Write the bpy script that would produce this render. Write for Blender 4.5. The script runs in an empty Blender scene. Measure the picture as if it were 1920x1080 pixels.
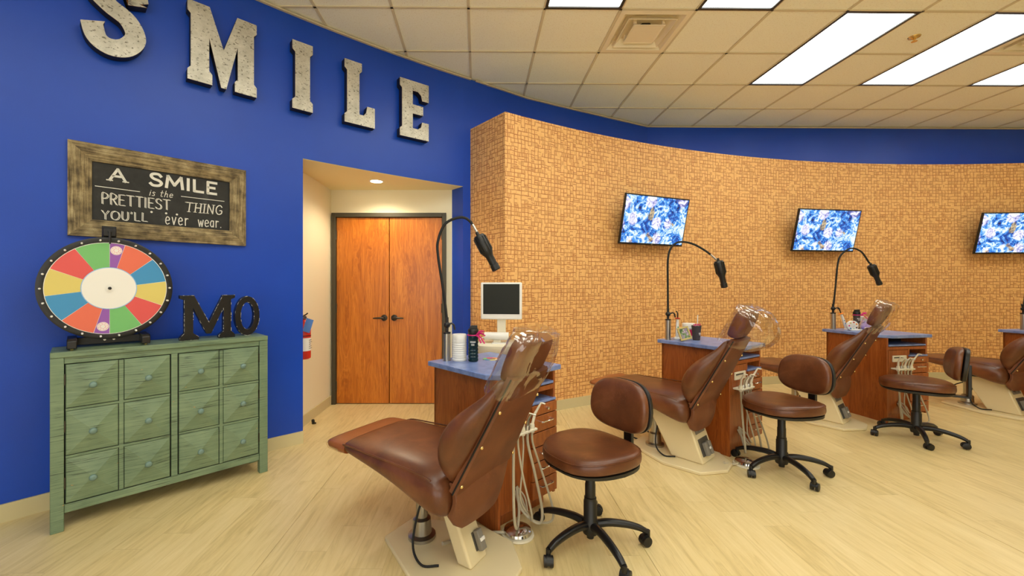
import bpy, bmesh, math, random
from math import sin, cos, pi, radians, atan2, hypot
from mathutils import Vector, Matrix, noise
random.seed(7)
S = bpy.context.scene
COL = S.collection

# ------------------------------------------------------------------ camera, exposure
cam_d = bpy.data.cameras.new('camera'); cam = bpy.data.objects.new('camera', cam_d); COL.objects.link(cam)
cam.location = (0, 0, 1.30); cam.rotation_euler = (pi/2, 0, 0)
cam_d.sensor_width = 36; cam_d.lens = 36*770/1920; cam_d.shift_x = 56/1920; cam_d.shift_y = -5/1920
cam_d.clip_start = .02
S.camera = cam
S.view_settings.view_transform = 'Standard'; S.view_settings.look = 'None'
S.view_settings.gamma = 1; S.view_settings.use_curve_mapping = False
S.view_settings.exposure = 0.66
W = bpy.data.worlds.new('world'); S.world = W; W.use_nodes = True
W.node_tree.nodes['Background'].inputs[0].default_value = (1, .98, .92, 1)
W.node_tree.nodes['Background'].inputs[1].default_value = 2.5
S.cycles.use_denoising = True
S.cycles.max_bounces = 10; S.cycles.diffuse_bounces = 6; S.cycles.transparent_max_bounces = 16
S.cycles.sample_clamp_indirect = 6
LIGHT_POWER = 4.6; LIGHT_COL = (.97, 1.0, .92)

# ------------------------------------------------------------------ node helpers
def srgb(r, g, b):
    f = lambda c: (c/255/12.92) if c/255 <= .04045 else ((c/255+.055)/1.055)**2.4
    return (f(r), f(g), f(b), 1)

class E:                                   # tiny expression wrapper over math nodes
    def __init__(s, nt, sock): s.nt, s.s = nt, sock
    def _m(s, op, *o, clamp=False):
        n = s.nt.nodes.new('ShaderNodeMath'); n.operation = op; n.use_clamp = clamp
        for i, v in enumerate((s,)+o):
            if isinstance(v, E): s.nt.links.new(v.s, n.inputs[i])
            else: n.inputs[i].default_value = v
        return E(s.nt, n.outputs[0])
    def __add__(s, o): return s._m('ADD', o)
    def __sub__(s, o): return s._m('SUBTRACT', o)
    def __mul__(s, o): return s._m('MULTIPLY', o)
    def __truediv__(s, o): return s._m('DIVIDE', o)
    def lt(s, o): return s._m('LESS_THAN', o)
    def gt(s, o): return s._m('GREATER_THAN', o)
    def mx(s, o): return s._m('MAXIMUM', o)
    def mn(s, o): return s._m('MINIMUM', o)
    def abs(s): return s._m('ABSOLUTE')
    def floor(s): return s._m('FLOOR')
    def frac(s): return s._m('FRACT')
    def cl(s): return s._m('ADD', 0.0, clamp=True)
    def sin(s): return s._m('SINE')
    def inv(s): return (s*-1.0)+1.0
    def ss(s, a, b):                        # linear ramp a..b -> 0..1
        n = s.nt.nodes.new('ShaderNodeMapRange'); n.clamp = True; n.interpolation_type = 'SMOOTHSTEP'
        s.nt.links.new(s.s, n.inputs[0]); n.inputs[1].default_value = a; n.inputs[2].default_value = b
        return E(s.nt, n.outputs[0])

class MT:
    def __init__(s, name, col=(.5,.5,.5,1), rough=.5, metal=0, **kw):
        s.m = bpy.data.materials.new(name); s.m.use_nodes = True; s.nt = s.m.node_tree
        s.b = s.nt.nodes['Principled BSDF']
        s.b.inputs['Base Color'].default_value = col; s.b.inputs['Roughness'].default_value = rough
        s.b.inputs['Metallic'].default_value = metal
        for k, v in kw.items(): s.b.inputs[k.replace('_', ' ')].default_value = v
    def n(s, t, **kw):
        x = s.nt.nodes.new(t)
        for k, v in kw.items(): setattr(x, k, v)
        return x
    def link(s, a, b): s.nt.links.new(a.s if isinstance(a, E) else a, b)
    def coord(s, which='Object', scale=(1,1,1), rot=(0,0,0), loc=(0,0,0)):
        if which == 'UV': o = s.n('ShaderNodeUVMap').outputs[0]
        else: o = s.n('ShaderNodeTexCoord').outputs[which]
        mp = s.n('ShaderNodeMapping'); s.link(o, mp.inputs[0])
        mp.inputs['Scale'].default_value = scale; mp.inputs['Rotation'].default_value = rot; mp.inputs['Location'].default_value = loc
        return mp.outputs[0]
    def noise(s, v, scale, detail=4, rough=.55, dist=0):
        x = s.n('ShaderNodeTexNoise'); s.link(v, x.inputs['Vector']); x.inputs['Scale'].default_value = scale
        x.inputs['Detail'].default_value = detail; x.inputs['Roughness'].default_value = rough; x.inputs['Distortion'].default_value = dist
        return E(s.nt, x.outputs[0])
    def white(s, *e):
        c = s.n('ShaderNodeCombineXYZ')
        for i, v in enumerate(e):
            if isinstance(v, E): s.link(v, c.inputs[i])
            else: c.inputs[i].default_value = v
        x = s.n('ShaderNodeTexWhiteNoise', noise_dimensions='3D'); s.link(c.outputs[0], x.inputs[0])
        return E(s.nt, x.outputs[0])
    def sep(s, v):
        x = s.n('ShaderNodeSeparateXYZ'); s.link(v, x.inputs[0]); return [E(s.nt, o) for o in x.outputs]
    def ramp(s, f, *stops):
        x = s.n('ShaderNodeValToRGB'); s.link(f, x.inputs[0]); el = x.color_ramp.elements
        while len(el) < len(stops): el.new(.5)
        for e, (p, c) in zip(el, stops): e.position = p; e.color = c
        return x.outputs[0]
    def mix(s, f, a, b):
        x = s.n('ShaderNodeMix', data_type='RGBA')
        if isinstance(f, (int, float)): x.inputs[0].default_value = f
        else: s.link(f, x.inputs[0])
        for i, v in ((6, a), (7, b)):
            if isinstance(v, tuple): x.inputs[i].default_value = v
            else: s.link(v, x.inputs[i])
        return x.outputs[2]
    def color(s, c): s.link(c, s.b.inputs['Base Color'])
    def bump(s, h, strength=.2, dist=.002):
        x = s.n('ShaderNodeBump'); x.inputs['Strength'].default_value = strength; x.inputs['Distance'].default_value = dist
        s.link(h, x.inputs['Height']); s.link(x.outputs[0], s.b.inputs['Normal'])

M = {}
def plain(name, c, rough=.5, metal=0, **kw): M[name] = MT(name, srgb(*c), rough, metal, **kw).m
plain('black_plastic', (22,21,20), .42); plain('black_paint', (20,19,20), .35); plain('black_rubber', (16,16,16), .7)
plain('cream_metal', (224,208,166), .35); plain('cream_plastic', (228,220,196), .4); plain('white_plastic', (236,234,228), .4)
plain('chrome', (215,215,215), .12, 1); plain('brass', (225,195,130), .25, 1); plain('nickel', (200,198,190), .3, 1)
plain('dark_bronze', (62,54,44), .4, .6); plain('red_paint', (206,42,26), .35); plain('paper_white', (240,238,232), .7)
plain('paper_blue', (100,150,225), .7); plain('pink', (214,40,120), .6); plain('purple', (150,90,180), .6)
plain('hose_grey', (186,176,150), .45); plain('dark_green', (36,42,34), .6); plain('grey_panel', (128,122,112), .5); plain('dark_grey', (70,66,60), .5)
plain('screen_off', (34,36,30), .5, Specular_IOR_Level=.25); plain('baseboard', (206,194,150), .45); plain('ceiling_trim', (205,192,160), .55)
plain('frame_bronze', (66,60,44), .5); plain('slot_black', (9,8,8), .6); plain('chalk', (226,224,214), .9)
plain('blue_edge', (92,116,178), .4); plain('pale_purple', (186,160,222), .8); plain('orange', (240,140,30), .5)
plain('green_mark', (40,140,80), .6); plain('pink_label', (228,40,96), .6); plain('cup_grey', (74,64,60), .5)
plain('chip_white', (205,200,190), .7); plain('tile_grid', (214,203,172), .5); plain('diffuser_metal', (240,230,204), .45)
plain('cream_wall', (234,226,196), .6); plain('soffit', (238,226,180), .6); plain('lilac_print', (120,60,130), .6)
plain('photo_green', (110,140,90), .5); plain('gold_frame', (196,176,110), .45); plain('text_grey', (70,70,75), .7)

def mat_blue():
    t = MT('blue_paint', srgb(20,58,150), .38); v = t.coord('UV')
    t.color(t.ramp(t.noise(v, 1.3, 3), (.3, srgb(8,66,180)), (.7, srgb(13,73,192)))); t.bump(t.noise(v, 160, 2), .22, .0012)
    t.b.inputs['Specular IOR Level'].default_value = .45
    return t.m
M['blue_wall'] = mat_blue()

def mat_wallpaper():
    t = MT('wallpaper', rough=.6); uv = t.coord('UV')
    U, V, _ = t.sep(uv); w1 = t.noise(uv, 11, 2); w2 = t.noise(t.coord('UV', loc=(7,3,0)), 11, 2)
    U = U/.042+(w1-.5)*.55; V = V/.042+(w2-.5)*.55
    c, r = U.floor(), V.floor(); fu, fv = U.frac(), V.frac()
    h = [t.white(c, r, k+.5) for k in range(5)]
    line = lambda f, p, w: ((f-p).abs()).ss(w*.35, w).inv()
    amp = lambda x, lo: x.ss(lo, lo+.5)*.75+.25*1.0 if False else x.gt(lo)*(x*.4+.6)
    g = (line(fu, .14, .15)*amp(h[0], .22)).mx(line(fv, .14, .15)*amp(h[1], .18))
    g = g.mx(line(fv, .58, .13)*h[2].gt(.9)).mx(line(fu, .58, .13)*h[2].lt(.08))
    dd = ((fu-.6).abs()).mx((fv-.6).abs())
    g = g.mx(dd.ss(.04, .13).inv()*h[3].gt(.62)*.75).mx(line(dd, .27, .1)*h[3].gt(.84)*.6)
    tone = t.ramp(t.noise(uv, 30, 3), (.3, srgb(232,180,110)), (.7, srgb(242,194,126)))
    lines = t.ramp(t.noise(uv, 22, 2), (.3, srgb(166,96,46)), (.7, srgb(190,120,64)))
    t.color(t.mix(g, tone, lines)); t.bump(g.inv(), .12, .001)
    return t.m
M['wallpaper'] = mat_wallpaper()

def mat_floor():
    t = MT('vinyl_floor', rough=.36); v = t.coord('UV'); X, Y, _ = t.sep(v)
    col = (X/.152).floor(); off = t.white(col, 2.2, 0); row = (Y/.92+off*5.0).floor(); h = t.white(col, row, 1)
    cmb = t.n('ShaderNodeCombineXYZ'); t.link(X*9.0+h*7.0, cmb.inputs[0]); t.link(Y*1.1+h*31.0, cmb.inputs[1]); t.link(h*9.0, cmb.inputs[2])
    g1 = t.noise(cmb.outputs[0], 2.2, 6, .62, 1.6)
    cm2 = t.n('ShaderNodeCombineXYZ'); t.link(X*60.0, cm2.inputs[0]); t.link(Y*2.2, cm2.inputs[1]); t.link(h*9.0, cm2.inputs[2])
    g2 = t.noise(cm2.outputs[0], 1.5, 3)
    fleck = g2.ss(.66, .78)*t.noise(v, 2.2, 2).ss(.5, .7)
    base = t.ramp(g1*.75+g2*.2+h*.14, (.3, srgb(194,170,114)), (.52, srgb(220,198,142)), (.8, srgb(234,214,164)))
    base = t.mix(fleck*.35, base, srgb(176,140,92))
    fx = (X/.152).frac(); fy = (Y/.92+off*5.0).frac()
    jn = fx.lt(.012).mx(fy.lt(.003))
    t.color(t.mix(jn*.28, base, srgb(150,118,74))); t.bump(g2, .05, .001)
    return t.m
M['floor'] = mat_floor()

def mat_wood(name, dark, mid, light, rough=.35, sc=1.0, rings=True):
    t = MT(name, rough=rough); v = t.coord('Object', (sc*5, sc*5, sc*.55))
    w = t.noise(v, 1.6, 5, .6, 1.4)
    w2 = t.noise(t.coord('Object', (sc*60, sc*60, sc*2.4)), 1.2, 3)
    f = (w*9.0).frac() if rings else w
    tri = ((f-.5).abs())*2.0
    k = w*.55+tri*.16+w2*.32
    t.color(t.ramp(k, (.28, dark), (.5, mid), (.75, light))); t.bump(w2, .05, .0008)
    return t.m
M['door_wood'] = mat_wood('door_wood', srgb(146,74,16), srgb(188,106,28), srgb(220,138,48), .32)
M['cherry'] = mat_wood('cherry_wood', srgb(112,52,18), srgb(152,78,28), srgb(180,102,44), .3, 1.3)

def mat_leather(name, a, b, c, rough=.33):
    t = MT(name, rough=rough); v = t.coord('Object')
    big = t.noise(v, 4.5, 5, .6, .6); cr = t.noise(v, 26, 3, .6, 1.5)
    crease = ((cr-.5).abs()).ss(.0, .02).inv()*t.noise(v, 6, 2).ss(.5, .68)
    col = t.ramp(big*.8+t.noise(v, 14, 4)*.2, (.3, a), (.52, b), (.78, c))
    t.color(t.mix(crease*.25, col, srgb(150,104,78)))
    t.bump(t.noise(v, 240, 2)*.5+cr*.9, .14, .003)
    return t.m
M['leather'] = mat_leather('brown_leather', srgb(76,40,22), srgb(100,56,30), srgb(134,82,50), .34)
M['leather_back'] = mat_leather('tan_leather', srgb(92,50,26), srgb(112,63,34), srgb(128,76,42), .5)
M['leather_foot'] = mat_leather('tan_footrest', srgb(130,70,34), srgb(148,83,40), srgb(162,96,52), .35)  # brown leather lightened: light on the footrest top put into the colour

def mat_laminate():
    t = MT('blue_laminate', rough=.3); v = t.coord('Object')
    t.color(t.ramp(t.noise(v, 14, 5, .65), (.3, srgb(92,112,168)), (.5, srgb(118,138,192)), (.72, srgb(140,158,206)))); return t.m
M['laminate'] = mat_laminate()

def mat_green():
    t = MT('green_paint', rough=.42); v = t.coord('Object')
    st = t.noise(t.coord('Object', (2.2, 2.2, 55)), 2.2, 5, .65)
    bl = t.noise(v, 5, 4)
    col = t.ramp(st*.65+bl*.4, (.33, srgb(72,88,68)), (.47, srgb(108,130,102)), (.75, srgb(138,158,124)))
    dk = st.ss(.34, .46).inv()*t.noise(v, 7, 2).ss(.45, .6)
    col = t.mix(dk*.8, col, srgb(44,46,38))
    nick = t.noise(t.coord('Object', (14, 14, 46)), 2.0, 3).ss(.71, .73)*t.noise(v, 9, 1).ss(.5, .56)
    t.color(t.mix(nick, col, srgb(206,146,66))); t.bump(st, .2, .001); return t.m
M['green'] = mat_green()
M['knob_green'] = MT('knob_green', srgb(112,140,132), .3).m

def mat_frame_wood():
    t = MT('weathered_wood', rough=.7); v = t.coord('UV', (2.5, 60, 1))
    g = t.noise(v, 1.6, 6, .7, .6); b = t.noise(t.coord('UV'), 14, 4)
    sp = t.noise(t.coord('UV', (60, 130, 1)), 2.0, 2)
    col = t.ramp(g*.55+b*.4, (.38, srgb(70,58,36)), (.5, srgb(140,122,84)), (.64, srgb(198,182,138)))
    t.color(t.mix(sp.ss(.6, .7)*.6, col, srgb(70,58,36))); t.bump(g+sp*.5, .5, .003); return t.m
M['frame_wood'] = mat_frame_wood()

def mat_board():
    t = MT('slate', rough=.75); v = t.coord('Object')
    t.color(t.ramp(t.noise(v, 7, 5, .65, .8), (.3, srgb(30,30,28)), (.6, srgb(46,46,44)), (.85, srgb(76,76,72)))); return t.m
M['slate'] = mat_board()

def mat_galv():
    t = MT('galvanised', rough=.42, metal=.45); v = t.coord('Object')
    sp = t.noise(t.coord('Object', (1, 1, 1.6)), 48, 3, .6); bl = t.noise(v, 9, 4)
    col = t.ramp(bl*.7+t.noise(v, 40, 3)*.3, (.3, srgb(168,164,148)), (.7, srgb(216,212,198)))
    t.color(t.mix(sp.ss(.58, .66)*.8, col, srgb(82,76,62))); t.bump(bl, .15, .004); return t.m
M['galv'] = mat_galv()
plain('rust_edge', (150,92,44), .6, .3); plain('letter_side', (34,32,30), .5, .3)

def mat_tile():
    t = MT('ceiling_tile', rough=.85); v = t.coord('Object')
    sp = t.noise(v, 95, 4, .7); big = t.noise(v, 300, 2)
    t.color(t.mix(sp.ss(.56, .66)*.55, srgb(250,249,232), srgb(206,190,150))); t.bump(sp, .5, -.003); return t.m
M['tile'] = mat_tile()

def mat_emit(name, col, st):
    t = MT(name, (.8,.8,.8,1)); t.b.inputs['Emission Color'].default_value = col; t.b.inputs['Emission Strength'].default_value = st; return t
def mat_troffer():
    t = mat_emit('light_lens', (*LIGHT_COL, 1), LIGHT_POWER)
    X, Y, _ = t.sep(t.coord('Object', (1/.15,)*3))
    g = ((X.frac()-.5).abs()).gt(.47).mx(((Y.frac()-.5).abs()).gt(.47))
    t.link((g*.06).inv()*LIGHT_POWER, t.b.inputs['Emission Strength']); return t.m
M['lens'] = mat_troffer()
M['downlight'] = mat_emit('downlight_lens', (1,.82,.55,1), 25).m

def mat_screen():
    t = MT('reef_screen', (.02,.02,.02,1), .25); v = t.coord('UV')
    n1 = t.noise(v, 4, 5, .65, .8); n2 = t.noise(v, 13, 5, .72, 1.4)
    vo = t.n('ShaderNodeTexVoronoi'); t.link(v, vo.inputs['Vector']); vo.inputs['Scale'].default_value = 5.5; d = E(t.nt, vo.outputs['Distance'])
    vsep = t.sep(vo.outputs['Color'])
    base = t.ramp(n1*.45+n2*.6, (.40, srgb(0,14,60)), (.47, srgb(0,76,180)), (.52, srgb(60,155,235)), (.58, srgb(225,242,255)))
    coral = t.ramp(n2, (.38, srgb(50,70,140)), (.47, srgb(180,178,228)), (.56, srgb(255,255,255)))
    k = d.ss(.36, .5).inv()*vsep[0].gt(.45)
    warm = t.ramp(n2, (.4, srgb(60,60,30)), (.55, srgb(220,180,80)), (.65, srgb(240,220,210)))
    kw = t.noise(v, 7, 2).ss(.6, .66)*vsep[1].gt(.5)
    c = t.mix(k, base, coral); c = t.mix(kw*.8, c, warm)
    t.link(c, t.b.inputs['Emission Color']); t.b.inputs['Emission Strength'].default_value = .8; return t.m
M['reef'] = mat_screen()

def mat_plastic_film():
    m = bpy.data.materials.new('clear_film'); m.use_nodes = True; nt = m.node_tree; nt.nodes.clear()
    out = nt.nodes.new('ShaderNodeOutputMaterial'); mix = nt.nodes.new('ShaderNodeMixShader')
    tr = nt.nodes.new('ShaderNodeBsdfTransparent'); tr.inputs[0].default_value = (.96,.95,.92,1)
    gl = nt.nodes.new('ShaderNodeBsdfGlossy'); gl.inputs[0].default_value = (1,.98,.94,1); gl.inputs['Roughness'].default_value = .06
    lw = nt.nodes.new('ShaderNodeLayerWeight'); lw.inputs[0].default_value = .32
    tc = nt.nodes.new('ShaderNodeTexCoord'); no = nt.nodes.new('ShaderNodeTexNoise'); no.inputs['Scale'].default_value = 16
    no.inputs['Detail'].default_value = 3; no.inputs['Distortion'].default_value = 1.8
    bp = nt.nodes.new('ShaderNodeBump'); bp.inputs['Strength'].default_value = 1; bp.inputs['Distance'].default_value = .03
    L = nt.links.new
    L(tc.outputs['Object'], no.inputs['Vector']); L(no.outputs[0], bp.inputs['Height']); bp.inputs['Strength'].default_value = .0; L(bp.outputs[0], gl.inputs['Normal'])
    mr = nt.nodes.new('ShaderNodeMapRange'); L(lw.outputs['Facing'], mr.inputs[0]); mr.inputs[3].default_value = .06; mr.inputs[4].default_value = .55
    L(mr.outputs[0], mix.inputs[0]); L(tr.outputs[0], mix.inputs[1]); L(gl.outputs[0], mix.inputs[2]); L(mix.outputs[0], out.inputs[0])
    return m
M['film'] = mat_plastic_film()
M['bottle'] = MT('teal_bottle', srgb(30,62,68), .12, Transmission_Weight=.55, IOR=1.3).m
M['steel'] = MT('brushed_steel', srgb(178,174,166), .3, 1).m

# ------------------------------------------------------------------ mesh helpers
class B:
    def __init__(s): s.v, s.f, s.uv = [], [], {}
    def add(s, vs, fs, mat=None):
        o = len(s.v)
        s.v += [tuple(mat @ Vector(p)) if mat else tuple(p) for p in vs]
        s.f += [tuple(i+o for i in f) for f in fs]; return s
    def box(s, x0, x1, y0, y1, z0, z1, mat=None):
        vs = [(x,y,z) for z in (z0,z1) for y in (y0,y1) for x in (x0,x1)]
        return s.add(vs, [(0,2,3,1),(4,5,7,6),(0,1,5,4),(2,6,7,3),(0,4,6,2),(1,3,7,5)], mat)
    def loft(s, loops, cap=True, closed=True, mat=None):
        n = len(loops[0]); vs = [p for l in loops for p in l]; fs = []
        for i in range(len(loops)-1):
            for j in range(n if closed else n-1):
                k = (j+1) % n; fs.append((i*n+j, i*n+k, (i+1)*n+k, (i+1)*n+j))
        if cap and closed: fs += [tuple(range(n-1,-1,-1)), tuple(range((len(loops)-1)*n, len(loops)*n))]
        return s.add(vs, fs, mat)
    def lathe(s, prof, seg=20, mat=None, cap=True):
        return s.loft([[(r*cos(2*pi*k/seg), r*sin(2*pi*k/seg), z) for k in range(seg)] for r, z in prof], cap, True, mat)
    def prism(s, poly, z0, z1, mat=None):                 # polygon in xy, extruded in z
        n = len(poly)
        vs = [(x,y,z0) for x,y in poly]+[(x,y,z1) for x,y in poly]
        return s.add(vs, [tuple(range(n-1,-1,-1)), tuple(range(n,2*n))]+[(i,(i+1)%n,n+(i+1)%n,n+i) for i in range(n)], mat)
    def prism_y(s, poly, y0, y1, mat=None):               # polygon in xz, extruded in y
        n = len(poly)
        vs = [(x,y0,z) for x,z in poly]+[(x,y1,z) for x,z in poly]
        return s.add(vs, [tuple(range(n)), tuple(range(2*n-1,n-1,-1))]+[(i,n+i,n+(i+1)%n,(i+1)%n) for i in range(n)], mat)
    def tube(s, pts, r, seg=8, mat=None, cap=True):
        P = [Vector(p) for p in pts]; n = len(P); R = r if isinstance(r, (list, tuple)) else [r]*n
        T = [(P[min(i+1,n-1)]-P[max(i-1,0)]).normalized() for i in range(n)]
        u = T[0].orthogonal().normalized(); loops = []
        for i in range(n):
            u = (u - T[i]*u.dot(T[i])).normalized(); w = T[i].cross(u)
            loops.append([tuple(P[i]+(u*cos(2*pi*k/seg)+w*sin(2*pi*k/seg))*R[i]) for k in range(seg)])
        return s.loft(loops, cap, True, mat)
    def grid(s, fn, nu, nv, mat=None):
        vs = [fn(i/nu, j/nv) for j in range(nv+1) for i in range(nu+1)]
        return s.add(vs, [(j*(nu+1)+i, j*(nu+1)+i+1, (j+1)*(nu+1)+i+1, (j+1)*(nu+1)+i) for j in range(nv) for i in range(nu)], mat)
    def sphere(s, c, r, seg=14, rings=8, sc=(1,1,1)):
        return s.loft([[(c[0]+r*sc[0]*max(sin(pi*i/rings),.02)*cos(2*pi*k/seg), c[1]+r*sc[1]*max(sin(pi*i/rings),.02)*sin(2*pi*k/seg), c[2]-r*sc[2]*cos(pi*i/rings)) for k in range(seg)] for i in range(rings+1)])
    def done(s, name, mat, parent=None, bevel=0, smooth=35, uv=None, seg=2, sub=0, loc=None):
        me = bpy.data.meshes.new(name); me.from_pydata(s.v, [], s.f); me.update()
        bm = bmesh.new(); bm.from_mesh(me); bmesh.ops.recalc_face_normals(bm, faces=bm.faces); bm.to_mesh(me); bm.free()
        me.materials.append(M[mat] if isinstance(mat, str) else mat)
        if smooth:
            me.polygons.foreach_set('use_smooth', [True]*len(me.polygons)); me.set_sharp_from_angle(angle=radians(smooth))
        if uv:
            l = me.uv_layers.new(name='UVMap')
            for lp in me.loops: l.data[lp.index].uv = uv(me.vertices[lp.vertex_index].co)
        o = bpy.data.objects.new(name, me); COL.objects.link(o)
        if parent: o.parent = parent
        if loc: o.location = loc
        if bevel:
            b = o.modifiers.new('bevel', 'BEVEL'); b.width = bevel; b.segments = seg; b.limit_method = 'ANGLE'; b.angle_limit = radians(40)
            b.harden_normals = False
        if sub:
            b = o.modifiers.new('subdiv', 'SUBSURF'); b.levels = sub; b.render_levels = sub
        return o

def tag(o, label, cat, group=None):
    o['label'] = label; o['category'] = cat
    if group: o['group'] = group
    return o
def thing(name, label, cat, loc=(0,0,0), rz=0, group=None):
    o = bpy.data.objects.new(name, None); COL.objects.link(o); o.location = loc; o.rotation_euler = (0,0,rz); o.empty_display_size = .1
    return tag(o, label, cat, group)
def struct(o): o['kind'] = 'structure'; return o
def copy_tree(o, parent=None):
    c = o.copy(); COL.objects.link(c)
    if parent: c.parent = parent
    for ch in [x for x in o.children]: copy_tree(ch, c)
    return c
def crom(pts, n=8):
    P = [Vector(p) for p in pts]; P = [P[0]*2-P[1]]+P+[P[-1]*2-P[-2]]; out = []
    for i in range(1, len(P)-2):
        for k in range(n):
            t = k/n; a,b,c,d = P[i-1],P[i],P[i+1],P[i+2]
            out.append(.5*((2*b)+(c-a)*t+(2*a-5*b+4*c-d)*t*t+(3*b-a-3*c+d)*t**3))
    return out+[P[-2]]
def se(w, h, n=20, p=2.6, cx=0, cy=0):                    # superellipse loop
    out = []
    for k in range(n):
        a = 2*pi*k/n; c, s_ = cos(a), sin(a)
        out.append((cx+w*math.copysign(abs(c)**(2/p), c), cy+h*math.copysign(abs(s_)**(2/p), s_)))
    return out
def text_mesh(txt, size, depth=.0006, bold=0, shear=0):
    c = bpy.data.curves.new('txt', 'FONT'); c.body = txt; c.size = size; c.extrude = depth; c.offset = bold; c.shear = shear; c.align_x = 'CENTER'; c.align_y = 'CENTER'; c.resolution_u = 3
    o = bpy.data.objects.new('txt', c); COL.objects.link(o); dg = bpy.context.evaluated_depsgraph_get()
    me = bpy.data.meshes.new_from_object(o.evaluated_get(dg)); bpy.data.objects.remove(o); bpy.data.curves.remove(c); return me
def text(name, txt, size, mat, parent, loc, rot=(pi/2,0,0), **kw):
    me = text_mesh(txt, size, **kw); me.materials.clear(); me.materials.append(M[mat]); o = bpy.data.objects.new(name, me); COL.objects.link(o)
    o.parent = parent; o.location = loc; o.rotation_euler = rot; return o

# ------------------------------------------------------------------ the room
CX, CY, RB, RW, HC = 6.2, -5.57, 11.8, 11.24, 3.5
def arc(phi, r): a = radians(phi); return (CX+r*cos(a), CY+r*sin(a))
def wall_frame(phi, r, z):                                 # location and z-rotation of a thing hung on the curved wall
    x, y = arc(phi, r); return (x, y, z), radians(phi-90)
YM, XR = -3.0, 9.3

# floor: vinyl sheets laid side by side
fl = struct(B().box(-5.7, XR+.1, YM-.1, 6.2, -.06, -.004).done('floor', 'floor', smooth=0))
x = -6.52+.0
xs = [-4.69, -2.86, -1.03, .80, 2.63, 4.46, 6.29, 8.12]
ed = [-5.6]+xs+[XR+.1]
for a, b in zip(ed[:-1], ed[1:]):
    B().box(a+.0012, b-.0012, YM-.1, 6.1, -.004, 0).done('vinyl_sheet', 'floor', fl, uv=lambda c: (c.x, c.y), smooth=0)

def arc_wall(name, mat, p0, p1, r0, r1, z0, z1, step=1.0, parent=None):
    n = max(1, int(abs(p1-p0)/step)); b = B(); loops = []
    for i in range(n+1):
        p = p0+(p1-p0)*i/n; a, c = arc(p, r0), arc(p, r1)
        loops.append([(*a, z0), (*c, z0), (*c, z1), (*a, z1)])
    b.loft(loops)
    R = max(r0, r1)
    return b.done(name, mat, parent, smooth=30, uv=lambda c: (-atan2(c.y-CY, c.x-CX)*RB, c.z))
PL, PR, PB = 130.6, 122.86, 122.42                        # opening left, opening right, wallpaper box
wl = struct(arc_wall('wall_left', 'blue_wall', 168, PL, RB, RB+.14, 0, HC))
struct(arc_wall('wall_left_lintel', 'blue_wall', PL, PR, RB, RB+.14, 2.348, HC, .5, wl)); 
pier = [arc(PR, RB), arc(PB-.6, RB), (-.2, 4.62), (-.33, 4.5)]
struct(B().prism(pier, 0, HC).done('wall_left_pier', 'blue_wall', wl, uv=lambda c: (c.x, c.z), smooth=0))
# upper blue wall behind the wallpapered wall
pts = [arc(PB-.3, RB), (.54, 4.84), (1.127, 5.135), (1.735, 5.43), (2.29, 5.70), (XR, 5.80)]
loops = [[(px, py, 0), (px-.06, py+.12, 0), (px-.06, py+.12, HC), (px, py, HC)] for px, py in pts]
struct(B().loft(loops).done('wall_far', 'blue_wall', smooth=20, uv=lambda c: (c.x, c.z)))
# wallpapered curved wall
P0, P1 = 122.14, 70
n = 60; b = B(); loops = []
for i in range(n+1):
    p = P0+(P1-P0)*i/n; a = arc(p, RW)
    loops.append([(*a, 0), (*a, 2.97), (a[0]-.04*cos(radians(p)), a[1]+.03, 2.97), (a[0]-.04*cos(radians(p)), a[1]+.03, 0)])
ends = [(*arc(P0, RW), 0), (*arc(P0, RW), 2.97), (-.125, 4.391, 2.97), (-.125, 4.391, 0)]
b.loft(loops)
wp = struct(b.done('wall_back', 'wallpaper', smooth=30, uv=lambda c: (-atan2(c.y-CY, c.x-CX)*RW, c.z)))
e0, e1 = Vector((-.125, 4.391, 0)), Vector((*arc(P0, RW), 0))
nv = Vector((.02, .016, 0))
struct(B().loft([[(*(e0.xy),0), (*(e0+nv).xy,0), (*(e0+nv).xy,2.97), (*e0.xy,2.97)], [(*e1.xy,0), (*(e1+nv).xy,0), (*(e1+nv).xy,2.97), (*e1.xy,2.97)]]).done('wall_back_end', 'wallpaper', wp, smooth=0, uv=lambda c: ((Vector((c.x,c.y,0))-e0).length+50, c.z)))
lp = [[(*arc(P0+(P1-P0)*i/n, RW+.01), 2.955), (min(arc(P0+(P1-P0)*i/n, RB-.02)[0], XR), min(arc(P0+(P1-P0)*i/n, RB-.02)[1], 5.68), 2.955)] for i in range(n+1)]
struct(B().loft(lp, closed=False).done('wall_back_ledge', 'cream_wall', wp, smooth=0))
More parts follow.
